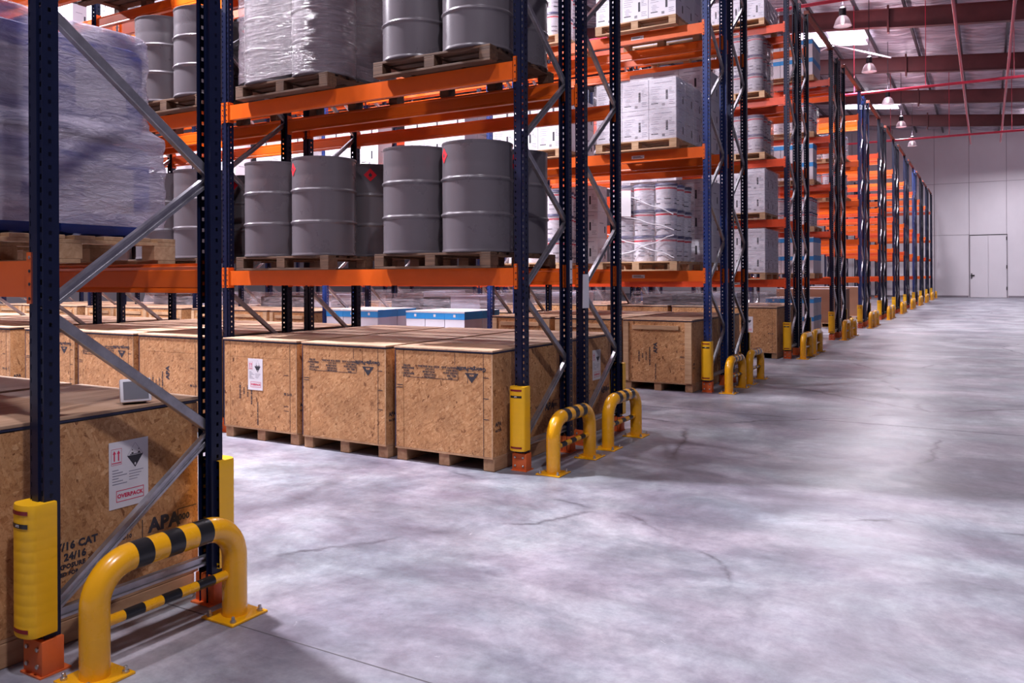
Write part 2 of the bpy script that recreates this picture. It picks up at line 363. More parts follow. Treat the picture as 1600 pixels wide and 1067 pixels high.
# roof
def zr(x): return 11.35-0.095*(x+3)
SKYL = [(-7.2, -4.3, 36.6), (-7.4, -4.4, 51.9), (-14.5, -11.0, 9.0), (-14.5, -11.0, 23.0), (-7.5, -4.5, 21.0)]
mb = MB()
xs = [-46]+[-45.65+1.6*i for i in range(0, 35)]+[10]; ys = [-6+0.5*i for i in range(137)]
vs = []; nx = []
for i in range(len(xs)-1):
    for q in range(4): nx.append(xs[i]+(xs[i+1]-xs[i])*q/4)
nx.append(10)
for x in nx:
    for y in ys:
        ph = ((x+45.65) % 1.6)/1.6; sag = -0.11*math.sin(math.pi*ph)*(0.7+0.5*math.sin(y*2.1+math.floor((x+45.65)/1.6)*1.7))
        vs.append((x, y, zr(x)+sag))
fs = []
ny = len(ys)
for i in range(len(nx)-1):
    for j in range(ny-1): fs.append((i*ny+j, i*ny+j+1, (i+1)*ny+j+1, (i+1)*ny+j))
mb.raw(vs, fs, 'foil'); o = struct('ceiling', mb, smooth=True)
mb = MB()
x = -2.5-1.6*26
k = 0
while x < 10:
    z = zr(x)-0.14
    mb.box((x-.04, -6, z-.14), (x+.04, 62, z+.02), 'purlin'); x += 1.6
struct('trim_3', mb)
for i, (xa, xb, y) in enumerate(SKYL):
    mb = MB(); n_ = 12
    za, zb = zr(xa)-.30, zr(xb)-.30
    mb.raw([(xa, y-.55, za), (xb, y-.55, zb), (xb, y+.55, zb), (xa, y+.55, za), (xa, y-.55, za+.03), (xb, y-.55, zb+.03), (xb, y+.55, zb+.03), (xa, y+.55, za+.03)],
           [(3,2,1,0),(4,5,6,7),(0,1,5,4),(1,2,6,5),(2,3,7,6),(3,0,4,7)], 'sky')
    o = struct('window_%d' % (i+1), mb)
# rafters: tapered I-beams with bolted end plates
RB = [9.7, 17.2, 24.7, 32.2, 39.7, 47.2, 54.7]
def raft(y):
    mb = MB()
    def seg(xa, xb, da, db):
        for (x0, d0, x1, d1) in ((xa, da, xb, db),):
            t0, t1 = zr(x0)-.30, zr(x1)-.30; b0, b1 = t0-d0, t1-d1
            def slab(hw, z0a, z1a, z0b, z1b):
                mb.raw([(x0,y-hw,z0a),(x1,y-hw,z0b),(x1,y+hw,z0b),(x0,y+hw,z0a),(x0,y-hw,z1a),(x1,y-hw,z1b),(x1,y+hw,z1b),(x0,y+hw,z1a)],
                       [(3,2,1,0),(4,5,6,7),(0,1,5,4),(1,2,6,5),(2,3,7,6),(3,0,4,7)], 'rust')
            slab(.006, b0, t0, b1, t1); slab(.12, t0-.014, t0, t1-.014, t1); slab(.12, b0, b0+.014, b1, b1+.014)
    seg(-30, -3.03, .60, .66); seg(-3.03, 10, .70, .62)
    zt = zr(-3.03)-.30
    mb.raw([(-3.06,y-.13,zt-.86),(-3.0,y-.13,zt-.86),(-3.0,y+.13,zt-.86),(-3.06,y+.13,zt-.86),(-3.06,y-.13,zt+.12),(-3.0,y-.13,zt+.12),(-3.0,y+.13,zt+.12),(-3.06,y+.13,zt+.12)],
           [(3,2,1,0),(4,5,6,7),(0,1,5,4),(1,2,6,5),(2,3,7,6),(3,0,4,7)], 'rust')
    return mb
for i, y in enumerate(RB): struct('beam_%d' % (i+1), raft(y))

# ------------------------------------------------------------------ pipes under the roof
PG = 'red sprinkler pipes under the roof'
def pipe(pts, r, label, hang=(), cat='pipe'):
    mb = MB(); mb.tube(pts, r, 'redpipe', 12)
    root = Node('sprinkler_pipe', mb.mesh('sprinkler_pipe'))
    for (x, y, z) in hang:
        h = MB(); h.tube([(x, y, z), (x, y, zr(x)-.15)], .012, 'redpipe' if len(hang) % 2 else 'galv', 8); root.kids.append(Node('hanger_rod', h.mesh('hanger_rod')))
    inst(root, label=label, cat=cat, group=PG)
pipe([(-16, 20.6, 8.0), (9, 20.6, 8.0)], .045, 'red pipe crossing at the very top, nearest of three cross pipes', [(-6, 20.6, 8.0)])
pipe([(-16, 31.6, 8.0), (9, 31.6, 8.0)], .05, 'red pipe crossing the middle of the roof view, second of three cross pipes', [(-1.8, 31.6, 8.0), (.8, 31.6, 8.0), (-4.1, 31.6, 8.0)])
pipe([(-16, 43.4, 8.0), (9, 43.4, 8.0)], .05, 'red pipe crossing before the far wall, farthest of three cross pipes', [(-4.0, 43.4, 8.0), (-1.5, 43.4, 8.0), (1.0, 43.4, 8.0)])
pipe([(-3.05, 4, 8.2), (-3.05, 20.5, 8.2)], .04, 'red pipe running lengthwise above the rack ends beside the first lamp')
pipe([(-.69, 2, 8.2), (-.69, 48, 8.2)], .04, 'long red pipe running lengthwise above the aisle, left one of two')
pipe([(.62, 2, 8.2), (.62, 48, 8.2)], .04, 'long red pipe running lengthwise above the aisle, right one of two')
# pale conduit under the skylight
mb = MB(); mb.tube([(-5.6, 31.9, 9.7), (-4.9, 32.0, 10.0), (-2.9, 31.8, 9.2)], .03, 'white', 8)
inst(Node('conduit', mb.mesh('conduit')), label='pale bent conduit reaching from rack top to hanging lamp', cat='conduit')

# ------------------------------------------------------------------ lamps
def lamp_nodes(top):
    s = MB(); prof = [(.06, .30), (.10, .285), (.15, .24), (.195, .16), (.225, .07), (.25, 0.0), (.255, -.01), (.24, 0.0), (.215, .07), (.185, .155), (.14, .23), (.08, .27)]
    s.lathe(prof, 'lampglass', 28, close=False)
    g = MB(); g.lathe([(.05, .28), (.09, .30), (.10, .34), (.10, .50), (.07, .54), (.03, .56)], 'darkmetal', 20)
    bl = MB(); bl.lathe([(.02, .27), (.045, .22), (.06, .15), (.045, .08), (.015, .05)], 'bulb', 14)
    c = MB(); c.tube([(0, 0, .56), (0, 0, top)], .012, 'darkmetal', 8); c.box((-.03, -.03, .55), (.03, .03, .62), 'darkmetal')
    return Node('high_bay_lamp', None, kids=[Node('reflector', s.mesh('reflector')), Node('ballast_housing', g.mesh('ballast_housing')), Node('bulb', bl.mesh('bulb')), Node('suspension_rod', c.mesh('suspension_rod'))])
LN = {}
def lamp(x, y, z, power, label, group='bell-shaped high bay lamps'):
    k = (x, z)
    if k not in LN: LN[k] = lamp_nodes(zr(x)+.02-z)
    o = inst(LN[k], (x, y, z), 0, label, 'lamp', group)
    if power:
        l = bpy.data.lights.new('lamp_light', 'AREA'); l.shape = 'DISK'; l.size = .46; l.energy = power; l.color = LAMP_COL; l.spread = R(165)
        lo = bpy.data.objects.new('lamp_light', l); COL.objects.link(lo); lo.location = (0, 0, -.03); lo.parent = o
        l = bpy.data.lights.new('lamp_spill', 'POINT'); l.energy = power*.20; l.color = (1, .80, .93); l.shadow_soft_size = .1  # extra point light above the housing, added to brighten roof and wall
        lo = bpy.data.objects.new('lamp_spill', l); COL.objects.link(lo); lo.location = (0, 0, .70); lo.parent = o
    return o
ends = {25.4: 'biggest bell lamp, nearest in the row hanging over the rack ends', 31.6: 'bell lamp below the bright skylight, second in the row over rack ends',
        38.0: 'dim bell lamp in front of the farther skylight, third in the row', 44.2: 'white bell lamp, fourth in the row over rack ends', 51.0: 'smallest bell lamp hanging against the far wall'}
for y, lb in ends.items(): lamp(-3.6, y, 8.75, LAMP_END, lb)
lamp(1.0, 0.6, 9.0, 400, 'added unseen bell lamp over the open floor beside the nearest rack', 'added lamps over the open floor')  # unseen lamp, added to brighten the near crate side and guard
lamp(-3.6, -0.2, 8.75, 230, 'bell lamp above the nearest rack, nearest of all')
lamp(-3.6, 12.6, 8.75, 150, 'bell lamp above the end of the bucket rack')
for i in range(0, 6):
    y = 4.05+PITCH*i
    for x in (-8.5, -17.0):
        lamp(x, y, 9.0, LAMP_W*(1.05, .24, .17, .20, .20, .20)[i], '%s bell lamp over %s aisle between the racks' % ('inner' if x < -10 else 'outer', ORD[i+1]), 'lamps over the aisles between racks')
for i, y in enumerate((7.8, 18.0, 30.0, 44.0, 57.0)):  # unseen lamps, added for main aisle and far wall light
    lamp(2.2, y, 9.0, (0, 0, 100, 240, 520)[i], 'added unseen bell lamp over the open floor, %s from the camera' % ORD[i+1], 'added lamps over the open floor')

# ------------------------------------------------------------------ rack frames
def upright_mesh(mat):
    W, D, P = .092, .07, .05; hh = HT; n = int(HT/P)
    bm = bmesh.new()
    def strip(o, ud, wd, cut, z0, hw, hz, phase):
        us = [0, cut-hw, cut+hw, wd]; zs = [0.0]; k = 0
        spans = []
        for i in range(n):
            c = i*P+P*phase
            if c-hz > 0 and c+hz < hh: spans.append((c-hz, c+hz))
        zz = 0.0; rows = []
        for a, b in spans: rows.append((zz, a, False)); rows.append((a, b, True)); zz = b
        rows.append((zz, hh, False))
        for za, zb, hole in rows:
            for q in range(3):
                if hole and q == 1: continue
                ps = [o+ud*us[q]+Vector((0, 0, za)), o+ud*us[q+1]+Vector((0, 0, za)), o+ud*us[q+1]+Vector((0, 0, zb)), o+ud*us[q]+Vector((0, 0, zb))]
                bm.faces.new([bm.verts.new(p) for p in ps])
    X = Vector((1, 0, 0)); Y = Vector((0, 1, 0))
    g = .008; c = .020
    strip(Vector((-W/2, g, 0)), X, W/2-c, (W/2-c)*.5, 0, .0055, .010, .25)
    strip(Vector((c, g, 0)), X, W/2-c, (W/2-c)*.5, 0, .0055, .010, .75)
    for q in ([(-c, 0), (c, 0)], [(-c, g), (-c, 0)], [(c, 0), (c, g)]):
        (x0, y0), (x1, y1) = q; bm.faces.new([bm.verts.new(p) for p in ((x0, y0, 0), (x1, y1, 0), (x1, y1, hh), (x0, y0, hh))])
    strip(Vector((-W/2, g, 0)), Y, D-g, (D-g)*.45, 0, .006, .008, .5)
    strip(Vector((W/2, g, 0)), Y, D-g, (D-g)*.45, 0, .006, .008, .5)
    for sx in (-1, 1):
        ps = [(sx*W/2, D, 0), (sx*(W/2-.022), D, 0), (sx*(W/2-.022), D, hh), (sx*W/2, D, hh)]; bm.faces.new([bm.verts.new(p) for p in ps])
        ps = [(sx*(W/2-.022), D, 0), (sx*(W/2-.022), D+.014, 0), (sx*(W/2-.022), D+.014, hh), (sx*(W/2-.022), D, hh)]; bm.faces.new([bm.verts.new(p) for p in ps])
    bmesh.ops.remove_doubles(bm, verts=bm.verts, dist=.0004)
    bmesh.ops.recalc_face_normals(bm, faces=bm.faces)
    m_ = MB(); m_.bm(bm, mat); return m_.mesh('upright', False)
UPM = {k: upright_mesh(k) for k in ('navy', 'blue_up')}
Z0 = .20; ST = .59
def cprof(w_, t_): return [(-t_/2, -w_/2), (t_/2, -w_/2), (t_/2, w_/2), (-t_/2, w_/2)]
def bracebm(a, b):
    mb = MB(); prof = [(-.016, -.018), (-.013, -.021), (.016, -.021), (.016, -.011), (.006, -.009), (.006, .009), (.016, .011), (.016, .021), (-.013, .021), (-.016, .018)]
    mb.prism(prof, a, b, (0, 0, 1), 'galv')
    for p in (a, b):
        mb.tube([(-.03, p[1], p[2]), (.03, p[1], p[2])], .009, 'bolt', 8)
    return mb
Ya, Yb = .045, DEP-.045
BR_UP = bracebm((0, Ya, .012), (0, Yb, ST-.012)).mesh('brace')
BR_DN = bracebm((0, Yb, .012), (0, Ya, ST-.012)).mesh('brace')
BR_HZ = bracebm((0, Ya, 0), (0, Yb, 0)).mesh('brace')
def foot_mesh():
    mb = MB(); mb.box((-.062, -.012, .006), (.062, .075, .135), 'foot', bev=.004); mb.box((-.066, -.022, 0), (.066, .10, .007), 'foot')
    for x in (-.035, .035):
        for z in (.04, .105): mb.lathe([(.009, 0), (.009, .006), (.005, .009)], 'bolt', 10, T=Matrix.Translation((x, -.012, z)) @ Matrix.Rotation(R(90), 4, 'X'))
    return mb.mesh('foot_plate')
FOOT = foot_mesh()
def prot_mesh():
    mb = MB(); z0, z1 = .160, .655; prof = []
    for i in range(13):
        a = math.pi*i/12; prof.append((-.068*math.cos(a), -.030-.034*math.sin(a)))
    pts = [(-.068, .045)]+prof+[(.068, .045)]
    inn = [(x*.90, y+.006 if y < 0 else y) for x, y in pts]
    poly = pts+inn[::-1]; n = len(poly)
    rows = [z0, z0+.012]+[z0+.06+.042*i for i in range(10)]+[z1-.012, z1]
    # outer shell with shallow horizontal ridges
    vs = []; seq = []
    zz = z0; zs = [z0, z0+.01]
    for i in range(11): b0 = z0+.035+.040*i; zs += [b0, b0+.004, b0+.010, b0+.014]
    zs += [z1-.01, z1]
    for z in zs:
        k = zs.index(z); ridge = -.0004 if (2 <= k < len(zs)-2 and (k-2) % 4 in (1, 2)) else 0
        sc = .97 if k in (0, len(zs)-1) else 1
        for x, y in pts: vs.append((x*sc*(1+ridge*8), (y*sc if y < 0 else y)+(-ridge if y < 0 else 0), z))
    m_ = len(pts); fs = []
    for i in range(len(zs)-1):
        for j in range(m_-1): fs.append((i*m_+j, i*m_+j+1, (i+1)*m_+j+1, (i+1)*m_+j))
    fs.append(tuple(range(m_))); fs.append(tuple((len(zs)-1)*m_+j for j in range(m_-1, -1, -1)))
    mb.raw(vs, fs, 'yplastic')
    for (za, zb, mt) in ((z1-.035, z1-.020, 'maroon'), (z1-.085, z1-.068, 'black'), (z0+.02, z0+.035, 'maroon')):
        q = []
        for i in range(3, 10):
            a = math.pi*i/12; q.append((-.0695*math.cos(a), -.0310-.0350*math.sin(a)))
        n = len(q); mb.raw([(x, y, za) for x, y in q]+[(x, y, zb) for x, y in q], [(i, i+1, n+i+1, n+i) for i in range(n-1)], mt)
    add_text(mb, 'ATS', .012, TF(.0, -.0665, z1-.0765), 'white')
    return mb.mesh('upright_protector')
PROT = prot_mesh()
def flip(nm, me, y, z=0): return Node(nm, me, (0, y, z), math.pi)
def frame_node(prot_f=False, prot_r=False, col='navy', merged=False, high_brace=True):
    kids = [Node('upright', UPM[col]), flip('upright', UPM[col], DEP), Node('foot_plate', FOOT), flip('foot_plate', FOOT, DEP)]
    kids.append(Node('brace', BR_HZ, (0, 0, Z0)))
    z = Z0; k = 0
    while z+ST < HT-.1:
        kids.append(Node('brace', BR_UP if k % 2 == 0 else BR_DN, (0, 0, z))); z += ST; k += 1
    kids.append(Node('brace', BR_HZ, (0, 0, HT-.12)))
    if prot_f: kids.append(Node('upright_protector', PROT, label='yellow plastic protector with dark red marks'))
    if prot_r: kids.append(Node('upright_protector', PROT, (0, DEP, 0), math.pi, label='yellow plastic protector with dark red marks'))
    if merged:
        bm = bmesh.new(); mats = []
        for nd in kids:
            T = Matrix.Translation(nd.loc) @ Matrix.Rotation(nd.rz, 4, 'Z')
            t = nd.mesh.copy(); t.transform(T); base = len(bm.faces)
            mp = []
            for m_ in t.materials:
                if m_ not in mats: mats.append(m_)
                mp.append(mats.index(m_))
            for p in t.polygons: p.material_index = mp[p.material_index]
            bm.from_mesh(t); bpy.data.meshes.remove(t)
        me = bpy.data.meshes.new('rack_frame'); bm.to_mesh(me); bm.free()
        for m_ in mats: me.materials.append(m_)
        return Node('rack_frame', me)
    return Node('rack_frame', None, kids=kids)
FR = {}
def frame(n, s, k):
    pf = (k == 0 and s == 0); pr = (k == 0 and s == 1)
    if n == 0 and k == 0: pf = True; pr = True
    if n == 12 and k == 0: pf = True
    col = 'blue_up' if (n == 2 and s == 0 and k in (0, 1, 2)) or (n == 5 and s == 0) or (n == 9 and s == 0) or (n == 3 and s == 1 and k == 2) else 'navy'
    mg = n >= 6; key = (pf, pr, col, mg)
    if key not in FR: FR[key] = frame_node(pf, pr, col, mg)
    where = ['carrying the end of', 'one bay in on', 'two bays in on', 'three bays in on', 'four bays in on', 'five bays in on', 'six bays in on'][k]
    lb = '%s upright frame with steel lattice braces %s %s' % ('bright blue' if col == 'blue_up' else 'navy', where, rowname(n, s))
    if len(lb.split()) > 16: lb = '%s upright frame %s %s' % ('bright blue' if col == 'blue_up' else 'navy', where, rowname(n, s))
    inst(FR[key], (XE-BAY*k, rowY(n, s), 0), 0, lb, 'rack frame', 'navy and blue upright frames of the racks')

# ------------------------------------------------------------------ beams
def beam_mesh(mat, label_plate=False, with_br=False):
    L = BAY-.092; mb = MB()
    # step section, origin at top centre of beam; runs along X
    prof = [(-.025, -.14), (.025, -.14), (.025, 0), (-.005, 0), (-.005, -.012), (-.025, -.016), (-.022, -.030), (-.025, -.034), (-.025, -.112), (-.022, -.116), (-.025, -.122)]
    mb.prism([(u, v) for u, v in prof], (-L/2, 0, 0), (L/2, 0, 0), (0, 0, 1), mat)
    if with_br:
        for sx in (-1, 1): brk(mb, sx, mat)
    return mb
def brk(mb, sx, mat, L=BAY-.092):
    x = sx*L/2
    a, b = (x-.004, x+.038) if sx > 0 else (x-.038, x+.004)
    mb.box((a, -.036, -.165), (b, -.028, .032), mat); mb.box((x-.004 if sx > 0 else x, -.036, -.165), (x if sx > 0 else x+.004, .03, .032), mat)
    for z in (.012, -.04, -.09, -.145):
        mb.lathe([(.006, 0), (.006, .003)], 'darkmetal' if z < 0 else 'bolt', 8, T=Matrix.Translation(((a+b)/2, -.036, z)) @ Matrix.Rotation(R(90), 4, 'X'))
BEAM = {}
for mt in ('orange', 'redorange'):
    k_ = []
    for sx in (-1, 1):
        m_ = MB(); brk(m_, sx, mt); k_.append(Node('end_bracket', m_.mesh('end_bracket')))
    BEAM[(mt, 0)] = Node('load_beam', beam_mesh(mt).mesh('load_beam'), kids=k_)
    m_ = MB(); m_.box((.62, -.027, -.095), (.80, -.0255, -.05), 'white'); m_.box((.64, -.0275, -.085), (.78, -.027, -.078), 'ink'); m_.box((.64, -.0275, -.070), (.75, -.027, -.062), 'ink')
    BEAM[(mt, 2)] = Node('load_beam', BEAM[(mt, 0)].mesh, kids=k_+[Node('location_plate', m_.mesh('location_plate'), label='small white printed plate')])
    BEAM[(mt, 1)] = Node('load_beam', beam_mesh(mt, with_br=True).mesh('load_beam'))
FARBEAM = []
def beams(n, s, k, skip=()):
    for li, z in enumerate(levels(n)):
        if li in skip or (n == 2 and li == 3 and (k < 2 or s == 1)): continue
        for side in (0, 1):
            mt = 'redorange' if (n in (3, 4) and s == 0) or (n >= 6 and (n+li+side) % 3 == 0) else 'orange'
            plate = (n == 2 and side == 0 and s == 0 and k == 0) or (n in (3, 4) and k == 0 and side == 0 and s == 0)
            y = rowY(n, s)+(.036 if side == 0 else DEP-.036)
            lb = '%s beam, %s tier, %s edge, %s, %s' % ('red-orange' if mt == 'redorange' else 'orange', ORD[li+1], 'near' if side == 0 else 'far', BAYN[k], rowname(n, s))
            inst(BEAM[(mt, 2 if plate else (0 if n <= 2 else 1))], (XE-BAY*(k+.5), y, z), 0 if side == 0 else math.pi, lb, 'rack beam', 'orange load beams of the racks')

# rows: (n, s, bays)
ROWS = [(0, 1, 2), (1, 0, 3), (1, 1, 4), (2, 0, 5), (2, 1, 5), (3, 0, 4), (3, 1, 4), (4, 0, 3), (4, 1, 3), (5, 0, 2), (5, 1, 2)]
ROWS += [(n, s, 1) for n in range(6, 12) for s in (0, 1)]+[(12, 0, 1)]
for n, s, nb in ROWS:
    for k in range(nb+1): frame(n, s, k)
    for k in range(nb): beams(n, s, k, skip=(2,) if n == 0 else ())
# ties across the aisles above the rack ends
for n in range(1, 12):
    y0 = rowY(n, 1)+DEP; y1 = rowY(n+1, 0)
    mb = MB(); mb.box((-.05, 0, 0), (.05, y1-y0, .07), 'tie', bev=.006); mb.box((-.07, -.05, -.02), (.07, .05, 0), 'tie'); mb.box((-.07, y1-y0-.05, -.02), (.07, y1-y0+.05, 0), 'tie')
    inst(Node('tie_beam', mb.mesh('tie_beam')), (XE, y0, HT+.02), 0, 'rust-red tie bar joining tops of %s and %s double racks' % (ORD[n], ORD[n+1] if n < 11 else 'last'), 'tie bar', 'rust-red tie bars across the rack tops')

# ------------------------------------------------------------------ guards
def guard_nodes(style):
    L, H, r, Rb = .66, .415, .054, .15; pts = []
    pts.append((0, 0, .008)); z = H-Rb
    for q in (.07, .115, .185, .235): pts.append((0, 0, q))
    for i in range(0, 11): a = math.pi/2*i/10; pts.append((0, Rb-Rb*math.cos(a), z+Rb*math.sin(a)))
    n_top = 5; ya, yb = Rb, L-Rb
    for i in range(1, n_top): pts.append((0, ya+(yb-ya)*i/n_top, H))
    for i in range(0, 11): a = math.pi/2*i/10; pts.append((0, L-Rb+Rb*math.sin(a), z+Rb*math.cos(a)))
    for q in (.235, .185, .115, .07, .008): pts.append((0, L, q))
    def mf(i, P):
        if style == 'stripe':
            j = i-15
            return 'black' if j in (0, 2, 4) else 'yellow'
        zc = (P[i].z+P[i+1].z)/2
        return 'black' if .12 < zc < .235 and abs(P[i].y-P[i+1].y) < .001 and (P[i].z in (.185, .115) or P[i+1].z in (.185, .115)) and min(P[i].z, P[i+1].z) >= .115 and max(P[i].z, P[i+1].z) <= .235 else 'yellow'
    # keep fine stripe segments: 15 segments precede the straight run
    hoop = MB(); hoop.tube(pts, r, 'yellow', 24, mf)
    bar = MB(); nseg = 7; bp = [(0, r*.6+(L-1.2*r)*i/nseg, .195) for i in range(nseg+1)]
    bar.tube(bp, .021, 'yellow', 14, lambda i, P: 'black' if i % 2 else 'yellow')
    kids = [Node('cross_bar', bar.mesh('cross_bar'))]
    for y in (0, L):
        pl = MB(); pl.box((-.10, y-.10, 0), (.10, y+.10, .01), 'yellow', bev=.002)
        b = [pl]
        pn = Node('base_plate', pl.mesh('base_plate'))
        for sx in (-1, 1):
            for sy in (-1, 1):
                bo = MB(); bo.lathe([(.013, .010), (.013, .019), (.008, .020), (.007, .034), (.004, .036)], 'bolt', 8, T=Matrix.Translation((sx*.075, y+sy*.075, 0)))
                pn.kids.append(Node('anchor_bolt', bo.mesh('anchor_bolt')))
        kids.append(pn)
    return Node('guard_hoop', hoop.mesh('guard_hoop'), kids=kids)
G_S = guard_nodes('stripe'); G_B = guard_nodes('band')
def guard(n, y, x=-2.86):
    st = n <= 2
    where = {0: 'nearest the camera'}.get(n, '')
    return inst(G_S if st else G_B, (x, y, 0), 0, LB, 'rack guard', 'yellow steel hoop guards at the rack ends')
LB = 'large yellow hoop guard with black stripes, nearest the camera'; guard(0, 1.865, -2.9)
for n in range(1, 12):
    for q, off in ((0, .04), (1, 1.08)):
        LB = 'yellow hoop guard with black %s, %s one at %s double rack end' % ('stripes' if n <= 2 else 'bands', 'near' if q == 0 else 'far', ORD[n])
        guard(n, rowY(n, 0)+off)
LB = 'farthest yellow hoop guard with black bands, beside the far wall'; guard(12, rowY(12, 0)+.04)

# ------------------------------------------------------------------ crates
CW, CD, CH = .94, 1.12, .935
def crate_body(style, rng):
    mb = MB(); z0, z1 = .115, .905; hw = CW/2
    # panels with a narrow strip panel at the left, small reveals between sheets
    mb.box((-hw, 0, z0), (-hw+.085, .012, z1), 'osb'); mb.box((-hw+.089, 0, z0), (hw, .012, z1-.14), 'osb')
    cut = .20 if style != 'batten' else .0
    mb.box((-hw+.089, 0, z1-.138), (-hw+.089+.30, .012, z1), 'osb'); mb.box((-hw+.392, 0, z1-.138), (hw-.25, .012, z1), 'osb'); mb.box((hw-.247, 0, z1-.138), (hw, .012, z1), 'osb')
    mb.box((-hw, CD-.012, z0), (hw, CD, z1), 'osb')
    mb.box((hw-.012, .0125, z0), (hw, CD-.0125, z1), 'osb'); mb.box((-hw, .0125, z0), (-hw+.012, CD-.0125, z1), 'osb')
    mb.box((hw-.010, -.002, z0), (hw+.001, -.0002, z1), 'pine'); mb.box((-hw-.001, -.002, z0), (-hw+.007, -.0002, z1), 'lidedge'); mb.box((hw-.085, -.0016, z0), (hw-.082, -.0002, z1), 'ink')
    mb.box((-hw+.002, .002, z1-.003), (hw-.002, CD-.002, z1+.004), 'black')
    return mb.mesh('crate_body', False)
def crate_parts(style):
    hw = CW/2; kids = []
    l = MB(); l.box((-hw-.006, -.008, .921), (hw+.006, CD+.008, CH), 'ply', bev=.002); l.box((-hw-.003, -.004, .911), (hw+.003, CD+.004, .9205), 'lidedge'); kids.append(Node('lid', l.mesh('lid', False)))
    f = MB(); f.box((-hw, 0, .100), (hw, CD, .114), 'skid'); kids.append(Node('deck', f.mesh('deck', False)))
    for x in (-hw+.05, 0.0, hw-.05):
        s_ = MB(); s_.box((x-.05, .02, 0), (x+.05, CD-.02, .099), 'skid', bev=.006); kids.append(Node('skid', s_.mesh('skid', False)))
    if style == 'batten':
        b = MB(); b.box((-.34, -.024, .80), (.30, -.001, .855), 'pine', bev=.002); kids.append(Node('batten', b.mesh('batten', False)))
        b = MB(); b.box((hw-.09, -.020, .116), (hw, -.0005, .90), 'pine', bev=.002); kids.append(Node('corner_post', b.mesh('corner_post', False)))
        b = MB(); b.box((-hw, -.020, .116), (-hw+.075, -.0005, .90), 'pine', bev=.002); kids.append(Node('corner_post', b.mesh('corner_post', False)))
    st = MB()
    y = -.0012
    if style == 'marks':
        for i, (cx, ls) in enumerate(((-.345, ('RATED', 'SHEATHING', '24/16', 'EXPOSURE 1', 'PS 2-10')), (-.125, ('SIZED FOR SPACING', '7/16 CAT', 'HUD-UM-40', 'THICKNESS', 'EXPOSURE 1')), (.085, ('STRENGTH AXIS', 'THIS WAY', 'RATED 24/16', 'MILL 000', 'APA')))):
            for j, t in enumerate(ls): add_text(st, t, .022, TF(cx+(.006 if j % 2 else -.006), y, .785-.0215*j, 180))
        st.box((-.36, y, .690), (.15, y+.0005, .6935), 'ink'); st.box((.148, y, .690), (.152, y+.0005, .79), 'ink')
        add_text(st, 'Georgia-Pacific', .042, TF(.275, y, .785, 180)); st.raw([(.215, y, .752), (.345, y, .752), (.28, y, .675)], [(0, 1, 2)], 'ink'); add_text(st, 'APA', .022, TF(.28, y-.0003, .735, 180), 'osb')
        for (x, z, w_) in ((hw-.06, .56, .05), (hw-.06, .72, .05), (hw-.06, .40, .05), (-.42, .60, .06), (-.42, .62, .06)): st.box((x-w_/2, y, z), (x+w_/2, y+.0005, z+.005), 'ink')
        st.box((.12, y, .81), (.123, y+.0005, .90), 'ink'); st.box((.24, y, .67), (.243, y+.0005, .77), 'ink')
    if style in ('plain', 'label', 'batten'):
        for j, t in enumerate(('APA', 'RATED SHEATHING', '7/16 CAT', '24/16', 'EXPOSURE 1')):
            add_text(st, t, .07 if j == 0 else .026, TF(-.05-.05*j+(.03 if j == 0 else 0), y, .56 if j == 0 else .45, 90))
        add_text(st, 'SIZED FOR SPACING', .022, TF(-.02, y, .25, 90)); add_text(st, 'PS 2-10', .03, TF(.36, y, .45))
        for z in (.30, .34, .62): st.box((hw-.16, y, z), (hw-.10, y+.0005, z+.004), 'ink')
    # end face print
    x = hw+.0012
    for j, (t, s_, yy, zz) in enumerate((('APA', .085, .935, .38), ('7/16 CAT', .042, .52, .40), ('24/16', .040, .51, .355), ('EXPOSURE 1', .026, .50, .318), ('SIZED FOR SPACING', .022, .52, .288), ('RATED', .028, .73, .40), ('000', .04, 1.04, .38), ('APA', .045, .08, .36), ('RATED', .026, .08, .31), ('PS 2-10', .024, .73, .365))):
        add_text(st, t, s_, TE(x, yy, zz, rng.uniform(-1, 1)))
    for (ya, za, yb, zb) in ((.41, .22, .414, .42), (.82, .30, .824, .42), (1.01, .42, 1.11, .424), (1.005, .30, 1.009, .424)):
        st.box((x-.0006, ya, za), (x, yb, zb), 'ink')
    kids.append(Node('stencil_print', st.mesh('stencil_print', False), label='black stencilled lettering'))
    return kids
rng = random.Random(3)
